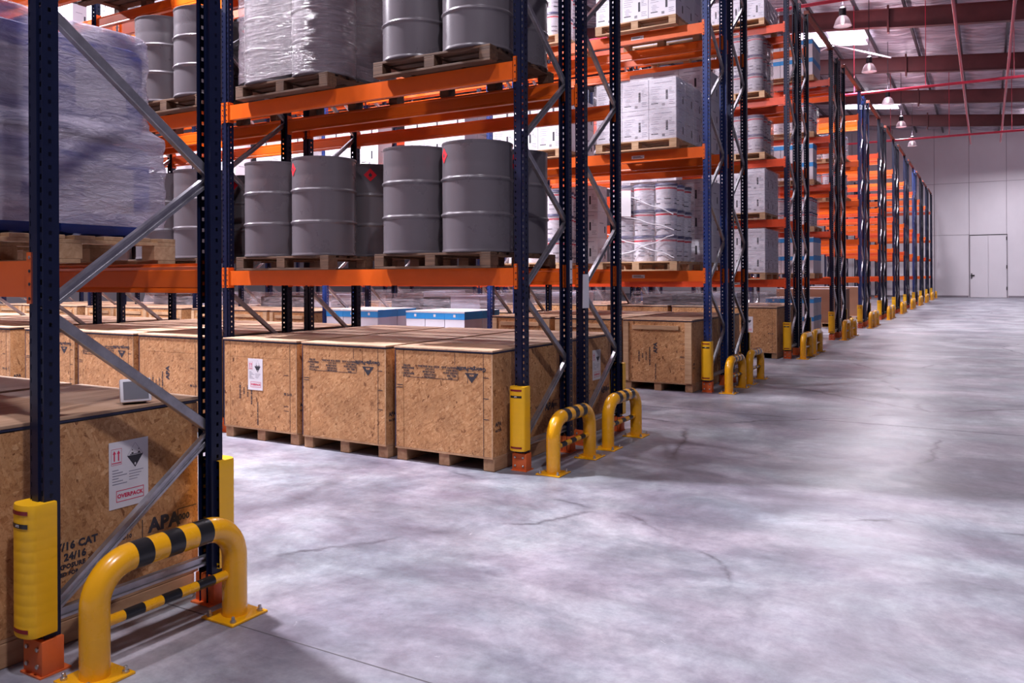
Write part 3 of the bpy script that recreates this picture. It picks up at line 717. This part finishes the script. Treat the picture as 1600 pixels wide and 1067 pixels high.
def shipping_label(end=False):
    W_, H_ = .19, .29; mb = MB()
    def T(dx, dy, dn, rot=0.0): return (TE if end else TF)(0, 0, 0, rot) @ Matrix.Translation((dx, dy, dn))
    mb.raw([(-W_/2, -H_/2, 0), (W_/2, -H_/2, 0), (W_/2, H_/2, 0), (-W_/2, H_/2, 0), (-W_/2, -H_/2, -.001), (W_/2, -H_/2, -.001), (W_/2, H_/2, -.001), (-W_/2, H_/2, -.001)],
           [(0, 1, 2, 3), (7, 6, 5, 4), (0, 4, 5, 1), (1, 5, 6, 2), (2, 6, 7, 3), (3, 7, 4, 0)], 'white', T(0, 0, .002))
    def rect(x0, y0, x1, y1, m_, d=.0026): mb.raw([(x0, y0, d), (x1, y0, d), (x1, y1, d), (x0, y1, d)], [(0, 1, 2, 3)], m_, T(0, 0, 0))
    def ring(x0, y0, x1, y1, t, m_):
        rect(x0, y0, x1, y0+t, m_); rect(x0, y1-t, x1, y1, m_); rect(x0, y0, x0+t, y1, m_); rect(x1-t, y0, x1, y1, m_)
    ring(-.085, .045, -.035, .115, .0015, 'pinkink')
    for cx in (-.070, -.050):
        rect(cx-.003, .062, cx+.003, .095, 'pinkink'); mb.raw([(cx-.008, .093, .0027), (cx+.008, .093, .0027), (cx, .108, .0027)], [(0, 1, 2)], 'pinkink', T(0, 0, 0))
    rect(-.082, .052, -.038, .056, 'pinkink')
    # corrosive diamond: outline above, black lower half
    c = (.03, .075); a = .055
    mb.raw([(c[0]-a*.72, c[1], .0026), (c[0], c[1]-a, .0026), (c[0]+a*.72, c[1], .0026)], [(0, 1, 2)], 'ink', T(0, 0, 0))
    for sx in (-1, 1):
        mb.raw([(c[0]+sx*a*.98*.72, c[1], .0026), (c[0], c[1]+a, .0026), (c[0], c[1]+a*.96, .0026), (c[0]+sx*a*.94*.72, c[1], .0026)], [(0, 1, 2, 3)], 'greyink', T(0, 0, 0))
    for dx in (-.018, .014): rect(c[0]+dx, c[1]+.006, c[0]+dx+.010, c[1]+.012, 'ink'); rect(c[0]+dx+.002, c[1]+.020, c[0]+dx+.006, c[1]+.026, 'ink')
    rect(c[0]-.026, c[1]+.002, c[0]+.028, c[1]+.005, 'ink')
    add_text(mb, '8', .014, T(c[0], c[1]-.04, .0029), 'white')
    for j in range(6): rect(-.08, .020-.012*j, -.08+.03+.02*((j*7) % 3), .0235-.012*j, 'greyink')
    for j in range(4): rect(.0, .005-.012*j, .07-.01*j, .008-.012*j, 'greyink')
    ring(-.062, -.118, .072, -.068, .003, 'pinkink'); add_text(mb, 'OVERPACK', .0235, T(.005, -.094, .0028), 'pinkink')
    return mb.mesh('shipping_label', False)
LBL_F = shipping_label(False); LBL_E = shipping_label(True)
BODY = crate_body('marks', rng)
CR = {st: Node('shipping_crate', BODY, kids=crate_parts(st)) for st in ('marks', 'plain', 'batten')}
CR['label'] = Node('shipping_crate', BODY, kids=CR['plain'].kids+[Node('shipping_label', LBL_F, (-.05, -.0005, .61), label='white label with red OVERPACK box')])
CR['endlabel'] = Node('shipping_crate', BODY, kids=CR['marks'].kids+[Node('shipping_label', LBL_E, (CW/2+.0005, .756, .645), label='white label with red OVERPACK box')])
def crate_y(n, s): return 1.52 if n == 0 else rowY(n, s)-.17 if s == 0 else rowY(n, 1)-.09
CGRP = 'strand board shipping crates under the racks'
POS3 = ['right', 'middle', 'left']
def crates(n, s, bays, styles, which=(0, 1, 2)):
    for k in bays:
        for j in which:
            x = XE-BAY*k-.145-CW/2-1.025*j; st = styles.get((k, j), styles.get('*', 'plain'))
            rz = rnd.uniform(-.006, .006)
            lb = 'strand board crate, %s of three on the floor, %s, %s' % (POS3[j], BAYN[k], rowname(n, s))
            inst(CR[st], (x, crate_y(n, s)+rnd.uniform(-.012, .012), 0), rz, lb, 'crate', CGRP)
crates(0, 1, (0, 1), {(0, 0): 'endlabel', '*': 'plain'})
crates(1, 0, (0, 1, 2), {(0, 0): 'marks', (0, 1): 'marks', (0, 2): 'label', (1, 0): 'plain', (1, 1): 'marks', (1, 2): 'marks', '*': 'plain'})
crates(1, 1, (0, 1, 2, 3), {(0, 0): 'endlabel', '*': 'marks'})
crates(2, 0, (0, 2, 3, 4), {(0, 0): 'batten', '*': 'batten'})
crates(2, 1, (0, 1, 2, 3, 4), {'*': 'marks'})
crates(3, 0, (0, 1, 2), {(0, 0): 'label', '*': 'plain'})
crates(3, 1, (0, 1, 2), {'*': 'plain'})

# ------------------------------------------------------------------ pallets
PW, PD, PH = 1.15, 1.10, .125
def pallet_nodes(mat):
    mb = MB(); hw = PW/2
    for i in range(8):
        y = i*(PD-.10)/7; mb.box((-hw, y, PH-.018), (hw, y+.10, PH), mat, bev=.002)
    kids = []
    for x in (-hw+.02, 0, hw-.02):
        s_ = MB(); xa = max(-hw, min(hw-.10, x-.05)); s_.box((xa, 0, PH-.036), (xa+.10, PD, PH-.0185), mat, bev=.002)
        for yb_ in (0, PD/2-.06, PD-.12): s_.box((xa, yb_, .0185), (xa+.10, yb_+.12, PH-.0365), mat, bev=.003)
        kids.append(Node('stringer', s_.mesh('stringer', False)))
    b = MB()
    for y in (0, PD/2-.05, PD-.10): b.box((-hw, y, 0), (hw, y+.10, .018), mat, bev=.002)
    kids.append(Node('bottom_boards', b.mesh('bottom_boards', False)))
    return Node('pallet', mb.mesh('pallet', False), kids=kids)
PAL = {'dark': pallet_nodes('oldpine'), 'pale': pallet_nodes('pine')}
def bayx(k, h): return XE-BAY*k-(.93 if h == 'R' else 2.60)
SIDE = {'R': 'right', 'L': 'left'}
def place(n, s, k, h, li):
    z = 0 if li < 0 else levels(n)[li]; return bayx(k, h)+(.17 if n == 1 else 0), rowY(n, s)-(.12 if s == 0 else .0), z
def where(n, s, k, h, li):
    return '%s pallet, %s, %s, %s' % (SIDE[h], 'on floor' if li < 0 else ORD[li+1]+' tier', BAYN[k], rowname(n, s))
def pallet(n, s, k, h, li, kind='dark'):
    x, y, z = place(n, s, k, h, li)
    inst(PAL[kind], (x, y, z+.001), rnd.uniform(-.01, .01), '%s wooden %s' % ('dark' if kind == 'dark' else 'pale', where(n, s, k, h, li)), 'pallet', 'wooden pallets on the racks')
    return x, y, z+PH+.002

# ------------------------------------------------------------------ drums
def drum_nodes():
    r = .2875; H = .88; p = [(r-.010, 0), (r+.003, .003), (r+.005, .012), (r, .020), (r, .028)]
    def hoop(z): return [(r, z-.022), (r, z-.016), (r+.010, z-.007), (r+.012, z), (r+.010, z+.007), (r, z+.016), (r, z+.022)]
    p += hoop(.30)+hoop(.585)
    p += [(r-.001, .70), (r-.002, .715), (r-.001, .73), (r, H-.028), (r, H-.020), (r+.005, H-.012), (r+.004, H), (r-.006, H), (r-.010, H-.018), (.02, H-.016)]
    mb = MB(); mb.lathe(p, 'drum', 48)
    body = mb.mesh('steel_drum', ang=60)
    c = MB(); c.lathe([(.035, H-.016), (.035, H-.004), (.02, H-.002)], 'bolt', 12, T=Matrix.Translation((.17, 0, 0))); c.lathe([(.018, H-.016), (.018, H-.006), (.01, H-.004)], 'bolt', 12, T=Matrix.Translation((-.17, 0, 0)))
    d = MB(); rr = r+.0016; a = .062; zc = .775; N = 8
    def pt(u, v, e=0): th = -math.pi/2+u/rr; return ((rr+e)*math.cos(th), (rr+e)*math.sin(th), zc+v)
    vs = []; fs = []
    for i in range(N+1):
        u = -a+2*a*i/N; h = a-abs(u); vs += [pt(u, -h), pt(u, h)]
    for i in range(N): fs.append((2*i, 2*i+2, 2*i+3, 2*i+1))
    d.raw(vs, fs, 'redlabel')
    # flame
    fl = [(-.014, -.012), (.0, -.020), (.014, -.012), (.016, .004), (.008, .012), (.006, .004), (.0, .028), (-.008, .010), (-.012, .012), (-.017, .0)]
    d.raw([pt(u, v, .0008) for u, v in fl], [tuple(range(len(fl)))], 'ink')
    d.raw([pt(-.018, -.026, .0008), pt(.018, -.026, .0008), pt(.018, -.023, .0008), pt(-.018, -.023, .0008)], [(0, 1, 2, 3)], 'ink')
    dn = Node('hazard_label', d.mesh('hazard_label', False), label='red diamond flammable label')
    return Node('steel_drum', body, kids=[Node('bung', c.mesh('bung')), dn])
DR = drum_nodes()
DPOS = [('near left', -.305, .25), ('near right', .305, .25), ('far left', -.305, .86), ('far right', .305, .86)]
def drums(n, s, k, h, li, angs, li_kind='dark'):
    x, y, z = pallet(n, s, k, h, li)
    for (nm, dx, dy), a in zip(DPOS, angs):
        inst(DR, (x+dx+rnd.uniform(-.004, .004), y+dy+rnd.uniform(-.004, .004), z), R(a),
             'grey steel drum, %s on %s' % (nm, where(n, s, k, h, li)), 'drum', 'grey steel drums on pallets')
    return x, y, z
def film_mesh(w_, d_, h_, rad, mat, seed, amp=.012, top=True, step=None, z0=.003, cinch=()):
    mb = MB(); n = 96; rows = 40; vs = []
    def rr(t, W2, D2, r_):
        # rounded rectangle by walking the perimeter
        segs = [(2*(W2-r_)), math.pi/2*r_, 2*(D2-r_), math.pi/2*r_]*2
        tot = sum(segs); q = t*tot; corners = [(0, -1), (1, -1), (1, 0), (1, 1), (0, 1), (-1, 1), (-1, 0), (-1, -1)]
        i = 0
        while i < 7 and q > segs[i]: q -= segs[i]; i += 1
        f = min(1, q/max(segs[i], 1e-6))
        if i == 0: return (-(W2-r_)+f*segs[0], -D2)
        if i == 1: a = -math.pi/2+f*math.pi/2; return (W2-r_+r_*math.cos(a), -(D2-r_)+r_*math.sin(a))
        if i == 2: return (W2, -(D2-r_)+f*segs[2])
        if i == 3: a = f*math.pi/2; return (W2-r_+r_*math.cos(a), D2-r_+r_*math.sin(a))
        if i == 4: return (W2-r_-f*segs[4], D2)
        if i == 5: a = math.pi/2+f*math.pi/2; return (-(W2-r_)+r_*math.cos(a), D2-r_+r_*math.sin(a))
        if i == 6: return (-W2, D2-r_-f*segs[6])
        a = math.pi+f*math.pi/2; return (-(W2-r_)+r_*math.cos(a), -(D2-r_)+r_*math.sin(a))
    for i in range(rows+1):
        z = z0+(h_-z0)*i/rows
        g = 1.0
        if step and z > step[0]: g = 1-step[1]*min(1, (z-step[0])/.05)
        for c in cinch: g -= .03*math.exp(-((z-c)/.035)**2)
        if i == rows: g *= .97
        for j in range(n):
            x, y = rr(j/n, w_/2*g, d_/2*g, rad)
            nn = noise.noise(Vector((x*3+seed, y*3, z*14)))*amp+noise.noise(Vector((x*9, y*9+seed, z*30)))*amp*.4
            l = math.hypot(x, y) or 1
            vs.append((x*(1+nn/l), y*(1+nn/l)+d_/2, z))
    fs = [(i*n+j, i*n+(j+1) % n, (i+1)*n+(j+1) % n, (i+1)*n+j) for i in range(rows) for j in range(n)]
    if top:
        c0 = len(vs); prev = rows*n
        for q, f in enumerate((.9, .6, .25)):
            for j in range(n):
                x, y, z = vs[rows*n+j]; vs.append((x*f, (y-d_/2)*f+d_/2, h_+.006*(q+1)+noise.noise(Vector((x*8*f, y*8*f, seed)))*.01))
            fs += [(prev+j, prev+(j+1) % n, c0+q*n+(j+1) % n, c0+q*n+j) for j in range(n)]; prev = c0+q*n
        fs.append(tuple(prev+j for j in range(n)))
    mb.raw(vs, fs, mat)
    return mb.mesh('stretch_film', True, 80)
F_DRUM = Node('stretch_film', film_mesh(1.265, 1.265, .90, .30, 'film_drum', 3, .008))
for k in (0, 1, 2):
    for h in ('R', 'L'):
        if k == 0 and h == 'R': an = (150, -36, 0, 28)
        elif k == 0: an = (180, -28, 0, 44)
        else: an = (rnd.uniform(0, 360), rnd.uniform(60, 180), rnd.uniform(0, 360), 8 if k == 1 else 90)
        drums(1, 0, k, h, 0, an)
for k, h, wrap in ((0, 'R', 0), (0, 'L', 1), (1, 'R', 0), (1, 'L', 1), (2, 'R', 0)):
    x, y, z = drums(1, 0, k, h, 1, (120, 140, 40, 200) if k == 0 else (150, 170, 100, 44))
    if wrap: inst(F_DRUM, (x, y-.0775, z), 0, 'clear glossy stretch film wrapping four drums, %s' % where(1, 0, k, h, 1).replace('left pallet, ', ''), 'stretch film', 'stretch film wraps around drums')

for k, h in ((0, 'R'), (0, 'L'), (1, 'R'), (1, 'L')):  # loads mostly out of view, added to block lamp light over the rack
    x, y, z = drums(1, 0, k, h, 2, (0, 90, 180, 270))
    inst(F_DRUM, (x, y-.0775, z), 0, 'stretch film wrapping four drums on top, %s' % where(1, 0, k, h, 2), 'stretch film', 'stretch film wraps around drums')

# ------------------------------------------------------------------ the near wrapped blue load
x, y, z = -4.12, 1.62, HI[0]; xl = x-.10
inst(PAL['pale'], (x, y, z+.001), 0, 'pale wooden pallet under blue wrapped load, first tier, nearest rack', 'pallet', 'wooden pallets on the racks')
def can_node():
    mb = MB(); mb.box((-.255, -.245, 0), (.255, .245, .46), 'bluedrum', bev=.05)
    c = MB(); c.lathe([(.05, .455), (.05, .49), (.04, .495)], 'white', 16, T=Matrix.Translation((.12, 0, 0)))
    l = MB(); l.box((-.14, -.247, .12), (.14, -.2445, .34), 'white'); l.box((.2545, -.13, .12), (.257, .13, .34), 'carton')
    return Node('plastic_canister', mb.mesh('plastic_canister'), kids=[Node('cap', c.mesh('cap')), Node('paper_label', l.mesh('paper_label', False))])
CAN = can_node()
for t in range(2):
    for i, dx in enumerate((-.285, .285)):
        for j, dy in enumerate((.28, .83)):
            dxx = dx
            inst(CAN, (xl+dxx*(1 if t == 0 else .92), y+(dy if t == 0 else .555+(dy-.555)*.92), z+PH+.003+t*.497), 0, 'blue plastic canister in the near wrapped load, %s layer, %s %s corner' % (('lower', 'upper')[t], ('near', 'far')[j], ('left', 'right')[i]), 'canister', 'blue canisters inside the near wrapped load')
F_CAN = Node('stretch_film', film_mesh(1.22, 1.19, 1.01, .12, 'film_thick', 8, .020, step=(.50, .09), z0=.05))
inst(F_CAN, (xl, y-.04, z+PH+.006), 0, 'cloudy stepped stretch film around blue canisters, first tier, nearest rack', 'stretch film')
# second pallet load further in
x2 = x-1.34
inst(PAL['pale'], (x2, y, z+.001), 0, 'pale wooden pallet at picture edge, inner one of nearest rack', 'pallet', 'wooden pallets on the racks')
for t in range(2):
    for i, dx in enumerate((-.285, .285)):
        for j, dy in enumerate((.28, .83)):
            inst(CAN, (x2+dx, y+dy, z+PH+.003+t*.497), 0, 'blue plastic canister at picture edge, nearest rack inner load, %s layer, %s %s' % (('lower', 'upper')[t], ('near', 'far')[j], ('left', 'right')[i]), 'canister', 'blue canisters inside the inner wrapped load')
inst(Node('stretch_film', film_mesh(1.22, 1.19, 1.03, .10, 'film_thick', 28, .014, z0=.06)), (x2, y-.04, z+PH+.006), 0, 'cloudy stretch film around inner blue load, first tier, nearest rack', 'stretch film')

# ------------------------------------------------------------------ cartons and pails
def carton_node(w_, d_, h_, blue=False, brown=False):
    mb = MB(); base = 'brown' if brown else 'carton'
    mb.box((-w_/2, 0, 0), (w_/2, d_, h_-.001), base, bev=.004)
    if not brown:
        y = -.0008
        if blue:
            pass
        else:
            rg = random.Random(int(w_*1000+h_*100))
            mb.raw([(w_*.12, y, h_*.28), (w_*.20, y, h_*.28), (w_*.20, y, h_*.60), (w_*.12, y, h_*.60)], [(0, 1, 2, 3)], 'ink')
            for j in range(5):
                x0 = -w_*.40+rg.random()*.02; mb.box((x0, y-.0002, h_*(.22+.045*j)), (x0+w_*(.10+.2*rg.random()), y, h_*(.232+.045*j)), 'greyink')
            for j in range(5):
                x0 = w_*.24; mb.box((x0, y-.0002, h_*(.46+.05*j)), (x0+w_*(.08+.14*rg.random()), y, h_*(.475+.05*j)), 'ink' if j == 2 else 'greyink')
            for j in range(9):
                x0 = w_*(-.02+.012*j); mb.box((x0, y-.0002, h_*.08), (x0+w_*.005, y, h_*.17), 'ink')
            for j in range(4):
                x0 = -w_*.44+rg.random()*.02; mb.box((x0, y-.0002, h_*(.50+.07*j)), (x0+w_*(.22+.2*rg.random()), y, h_*(.515+.07*j)), 'greyink')
            for j in range(3):
                x0 = w_*.24; mb.box((x0, y-.0002, h_*(.12+.06*j)), (x0+w_*(.12+.1*rg.random()), y, h_*(.138+.06*j)), 'greyink')
            mb.box((-w_*.42, y-.0002, h_*.16), (-w_*.16, y, h_*.19), 'ink'); mb.box((-w_*.30, y-.0002, h_*.84), (w_*.34, y, h_*.86), 'greyink')
            mb.box((w_/2+.0002, d_*.2, h_*.55), (w_/2+.0008, d_*.6, h_*.58), 'greyink'); mb.box((w_/2+.0002, d_*.7, h_*.2), (w_/2+.0008, d_*.8, h_*.45), 'ink')
    else:
        mb.box((-w_/2-.001, d_*.3, h_*.0), (-w_/2, d_*.32, h_), 'ink')
    kids = []
    if blue:
        l = MB(); l.box((-w_/2-.004, -.004, h_*.72), (w_/2+.004, d_+.004, h_+.002), 'cyan', bev=.003)
        l.box((-w_/2-.0045, -.0055, h_*.95), (w_/2+.0045, -.004, h_+.0025), 'white'); l.box((-.02, -.0062, h_*.80), (.02, -.0055, h_*.90), 'white')
        l.box((-w_/2-.003, -.003, h_+.002), (w_/2+.003, d_+.003, h_+.004), 'white')
        kids.append(Node('lid', l.mesh('lid', False), label='bright blue lid'))
    return Node('carton', mb.mesh('carton', False), kids=kids)
CT = carton_node(.375, .36, .40); CTB = carton_node(.36, .50, .42, blue=True); CTS = carton_node(.375, .36, .29)
def cartons(n, s, k, h, li, layers=2, wrap=False, node=None, hh=.40, kind='pale', side=True, cols=3, ww=.375):
    node = node or CT
    x, y, z = pallet(n, s, k, h, li, kind)
    dd = .36; names = ['left', 'middle', 'right']
    for t in range(layers):
        for c in range(cols):
            inst(node, (x+(c-1)*(ww+.004), y+.02, z+t*(hh+.002)), rnd.uniform(-.002, .002),
                 '%s carton, %s layer, front %s, %s' % ('white', ORD[t+1], names[c], where(n, s, k, h, li)), 'carton', 'white printed cartons on pallets')
        if side:
            for r_ in (1, 2):
                inst(node, (x+(ww+.004), y+.02+r_*(dd+.006), z+t*(hh+.002)), rnd.uniform(-.002, .002),
                     'white carton, %s layer, %s right, %s' % (ORD[t+1], ('middle', 'rear')[r_-1], where(n, s, k, h, li)), 'carton', 'white printed cartons on pallets')
    if wrap:
        H_ = layers*(hh+.002)+.01
        key = ('c', layers, hh)
        if key not in FILM: FILM[key] = Node('stretch_film', film_mesh(1.20, 1.17, H_, .03, 'film', 5, .006))
        inst(FILM[key], (x, y-.015, z), 0, 'clear stretch film around cartons, %s' % where(n, s, k, h, li), 'stretch film', 'stretch film wraps around cartons')
FILM = {}
def pail_nodes():
    r0, r1, H = .132, .145, .345
    p = [(r0-.004, 0), (r0, .006), (r0+.0003, .012), (r0+.0095, .255), (r0+.0105, .262), (r0+.0115, .285), (r1-.002, .300), (r1, .302), (r1, .312)]
    mt = ['pail', 'pail', 'pail', 'pail', 'pailred', 'pail', 'pail', 'pail']
    mb = MB(); mb.lathe(p, mt, 24)
    for q in range(6):   # printed lines around the wall
        a0 = -math.pi/2+math.radians(-55+60*(q % 3)); zz = .07+.06*(q//3); rr = r0+.0065; n = 6; w_ = math.radians(34)
        vs = []
        for i in range(n+1):
            a = a0+w_*i/n-w_/2
            vs += [(rr*math.cos(a), rr*math.sin(a), zz), (rr*math.cos(a), rr*math.sin(a), zz+.012)]
        mb.raw(vs, [(2*i, 2*i+2, 2*i+3, 2*i+1) for i in range(n)], 'greyink' if q % 2 else 'ink')
    l = MB(); l.lathe([(r1+.001, .306), (r1+.006, .308), (r1+.006, .336), (r1, .343), (r1-.012, .344), (r1-.016, .336), (.02, .336)], 'lid', 24)
    return Node('pail', mb.mesh('pail', ang=50), kids=[Node('lid', l.mesh('lid', ang=50))])
PL = pail_nodes()
def pails(n, s, k, h, li, tiers=3, wrap='film', bands=False, deep=2):
    x, y, z = pallet(n, s, k, h, li, 'pale'); x += .06; names = ['left', 'middle', 'right']
    def rz(): return rnd.uniform(-.5, .5)
    for t in range(tiers):
        for c in range(3):
            inst(PL, (x+(c-1)*.305, y+.19, z+t*.345), rz(), 'white pail, %s layer, front %s, %s' % (ORD[t+1], names[c], where(n, s, k, h, li)), 'pail', 'white pails with red bands on pallets')
        for r_ in range(1, deep+1):
            inst(PL, (x+.305, y+.19+r_*.305, z+t*.345), rz(), 'white pail, %s layer, %s right, %s' % (ORD[t+1], ('middle', 'rear')[r_-1], where(n, s, k, h, li)), 'pail', 'white pails with red bands on pallets')
    key = ('p', tiers, wrap)
    if key not in FILM: FILM[key] = Node('stretch_film', film_mesh(.96, .98, tiers*.345+.01, .13, wrap, 11, .014))
    nd = FILM[key]
    if bands:
        H_ = tiers*.345; b = MB()
        for (xa, za, xb, zb) in ((-.47, H_*.97, .46, H_*.60), (-.47, H_*.36, .47, H_*.05), (.47, H_*.33, -.40, H_*.04), (-.48, H_*.66, .47, H_*.40)):
            pts = [(xa+(xb-xa)*i/10, -.004-.012*math.sin(math.pi*i/10), za+(zb-za)*i/10+.01*math.sin(i*1.7)) for i in range(11)]
            b.tube(pts, .007, 'white', 8)
        pp = MB(); pp.raw([(-.34, -.028, H_*.60), (-.12, -.028, H_*.58), (-.12, -.026, H_*.92), (-.34, -.026, H_*.93)], [(0, 1, 2, 3)], 'white'); pp.raw([(-.34, -.024, H_*.60), (-.12, -.024, H_*.58), (-.12, -.023, H_*.92), (-.34, -.023, H_*.93)], [(3, 2, 1, 0)], 'white')
        nd = Node('stretch_film', nd.mesh, kids=[Node('film_rope', b.mesh('film_rope'), label='twisted white film ropes'), Node('packing_sheet', pp.mesh('packing_sheet', False), label='blank white packing sheet')])
    inst(nd, (x, y+.02, z), 0, 'crinkled stretch film around pails, %s' % where(n, s, k, h, li), 'stretch film', 'stretch film wraps around pails')

# white-bucket rack
pails(2, 0, 0, 'R', 0, bands=True); pails(2, 0, 0, 'L', 0)
cartons(2, 0, 0, 'R', 1, 2, wrap=True); cartons(2, 0, 0, 'L', 1, 2)
cartons(2, 0, 0, 'R', 2, 2); pails(2, 0, 0, 'L', 2, 2)
for k in (1, 2, 3, 4):
    for h in ('R', 'L'):
        cartons(2, 0, k, h, 1, 2, side=(h == 'R'))
for h in ('R', 'L'): cartons(2, 0, 3, h, 2, 2, side=False)
cartons(2, 0, 4, 'R', 2, 2, side=False)
for k, h in ((3, 'R'), (3, 'L'), (4, 'R')): cartons(2, 0, k, h, 3, 2, side=False)
for h in ('R', 'L'): cartons(2, 0, 2, h, 2, 2, side=False)
cartons(2, 1, 0, 'R', 0, 3, side=True); cartons(2, 1, 0, 'L', 0, 3, side=False)
cartons(2, 1, 0, 'R', 1, 3, side=True, hh=.40); cartons(2, 1, 0, 'R', 2, 3, side=False)
# blue-lidded cartons on the floor, second bay
def blues(n, s, k, h, li, layers, lab='', cols=3, deep=2):
    x, y, z = pallet(n, s, k, h, li, 'pale')
    for t in range(layers):
        for c in range(cols):
            for r_ in range(deep):
                inst(CTB, (x+(c-1)*.369, y+.02+r_*.512, z+t*.424), 0, 'blue-lidded carton, %s layer, %s %s, %s' % (ORD[t+1], ('near', 'far')[r_], ('left', 'middle', 'right')[c], where(n, s, k, h, li)), 'carton', 'white cartons with blue lids')
blues(2, 0, 1, 'R', -1, 2); blues(2, 0, 1, 'L', -1, 2)
# third double rack
cartons(3, 0, 0, 'R', 4, 1, wrap=True, side=True); pails(3, 0, 0, 'R', 3, 3, 'film_drum'); pails(3, 0, 0, 'R', 2, 2, 'film_drum')
cartons(3, 0, 0, 'R', 1, 2, wrap=True); cartons(3, 0, 0, 'R', 0, 2, wrap=True, side=True)
for li, nd in ((0, CT), (1, CT), (2, CT)): cartons(3, 0, 0, 'L', li, 2, side=False)
pails(3, 0, 0, 'L', 3, 2)
# fourth double rack
blues(4, 0, 0, 'R', 4, 2); pails(4, 0, 0, 'R', 3, 2); blues(4, 0, 0, 'R', 2, 2, deep=1); pails(4, 0, 0, 'R', 1, 2); blues(4, 0, 0, 'R', 0, 2)
blues(4, 0, 0, 'R', -1, 2)
pails(5, 0, 0, 'R', 3, 2); pails(5, 0, 0, 'R', 2, 2)
# grey wrapped goods standing on third double rack crates
gm = MB()
for i, (dx, w_) in enumerate(((-.9, .62), (-.25, .55), (.35, .6))):
    gm.box((dx-w_/2+.1, .1, 0), (dx+w_/2+.1, .95, .20+.02*i), ('purlin', 'darkmetal', 'greyink')[i], bev=.02)
gc = MB(); gc.raw([v_ for v_ in [(-1.35, 0, 0), (1.35, 0, 0), (1.35, 1.02, 0), (-1.35, 1.02, 0), (-1.30, .04, .27), (1.32, .04, .27), (1.32, .98, .27), (-1.30, .98, .27)]], [(3,2,1,0),(4,5,6,7),(0,1,5,4),(1,2,6,5),(2,3,7,6),(3,0,4,7)], 'film')
WG = Node('wrapped_goods', gm.mesh('wrapped_goods'), kids=[Node('film_cover', gc.mesh('film_cover'))])
for n, s, k in ((3, 0, 0), (3, 0, 1), (3, 0, 2), (2, 1, 1), (2, 1, 2), (2, 1, 3)):
    inst(WG, (XE-BAY*(k+.5), crate_y(n, s)+.04, CH+.004), 0, 'low grey film-wrapped goods on top of crates, %s, %s' % (BAYN[k], rowname(n, s)), 'wrapped goods', 'grey wrapped goods on top of crates')
# brown cardboard boxes
BB = MB(); BB.box((-.95, 0, 0), (.95, 1.0, .98), 'brown', bev=.006); BB.box((-.95, 0, .981), (.95, 1.0, .985), 'white')
BX = Node('cardboard_box', BB.mesh('cardboard_box', False))
for i, (n, s, dx) in enumerate(((5, 0, -1.35), (6, 0, -1.35))):
    o = inst(BX, (XE+dx, rowY(n, s)-.05, .126), 0, 'long brown cardboard box at floor level, %s double rack' % ORD[n], 'box', 'long brown cardboard boxes at floor level')
    inst(PAL['pale'], (XE+dx+.3, rowY(n, s)-.12, 0), 0, 'pale wooden pallet under long brown box, %s double rack' % ORD[n], 'pallet', 'wooden pallets on the racks')

# ------------------------------------------------------------------ small things
# tilted glass display on the near crate
t = MB(); t.box((-.065, -.012, 0), (.065, .012, .105), 'white', bev=.006)
g = MB(); g.box((-.052, -.0145, .012), (.052, -.0125, .092), 'glassy')
bk = MB(); bk.box((-.05, .0125, 0), (.05, .05, .02), 'rubber', bev=.004)
nd = Node('display_unit', t.mesh('display_unit'), kids=[Node('screen', g.mesh('screen', False), label='grey glass screen'), Node('stand', bk.mesh('stand'))])
o = inst(nd, (-3.31, 2.33, CH+.004), R(60), 'small white-framed glass unit leaning on top of the nearest crate', 'display')
o.location.z += .006
o.rotation_euler = (R(-15), 0, R(64))
# paper tags hanging on uprights of the grey-drum rack end
t = MB(); t.raw([(-.05, -.001, 0), (.05, -.001, 0), (.045, -.003, .30), (-.045, -.003, .30), (-.05, .001, 0), (.05, .001, 0), (.045, -.001, .30), (-.045, -.001, .30)],
                [(0, 1, 2, 3), (7, 6, 5, 4), (0, 4, 5, 1), (1, 5, 6, 2), (2, 6, 7, 3), (3, 7, 4, 0)], 'white')
inst(Node('paper_tag', t.mesh('paper_tag', False)), (XE+.053, rowY(1, 1)+.0, 1.22), R(80), 'white paper sheet hanging on inner upright at grey-drum rack end', 'tag')
t = MB(); t.box((0, -.022, 0), (.0015, .022, .20), 'white'); t.box((.0015, -.012, .03), (.002, .012, .035), 'ink'); t.box((.0015, -.015, .12), (.002, .015, .128), 'ink')
inst(Node('paper_tag', t.mesh('paper_tag', False)), (XE+.048, rowY(1, 0)+DEP-.035, 1.44), 0, 'narrow white sticker on back upright of grey-drum rack end', 'tag')
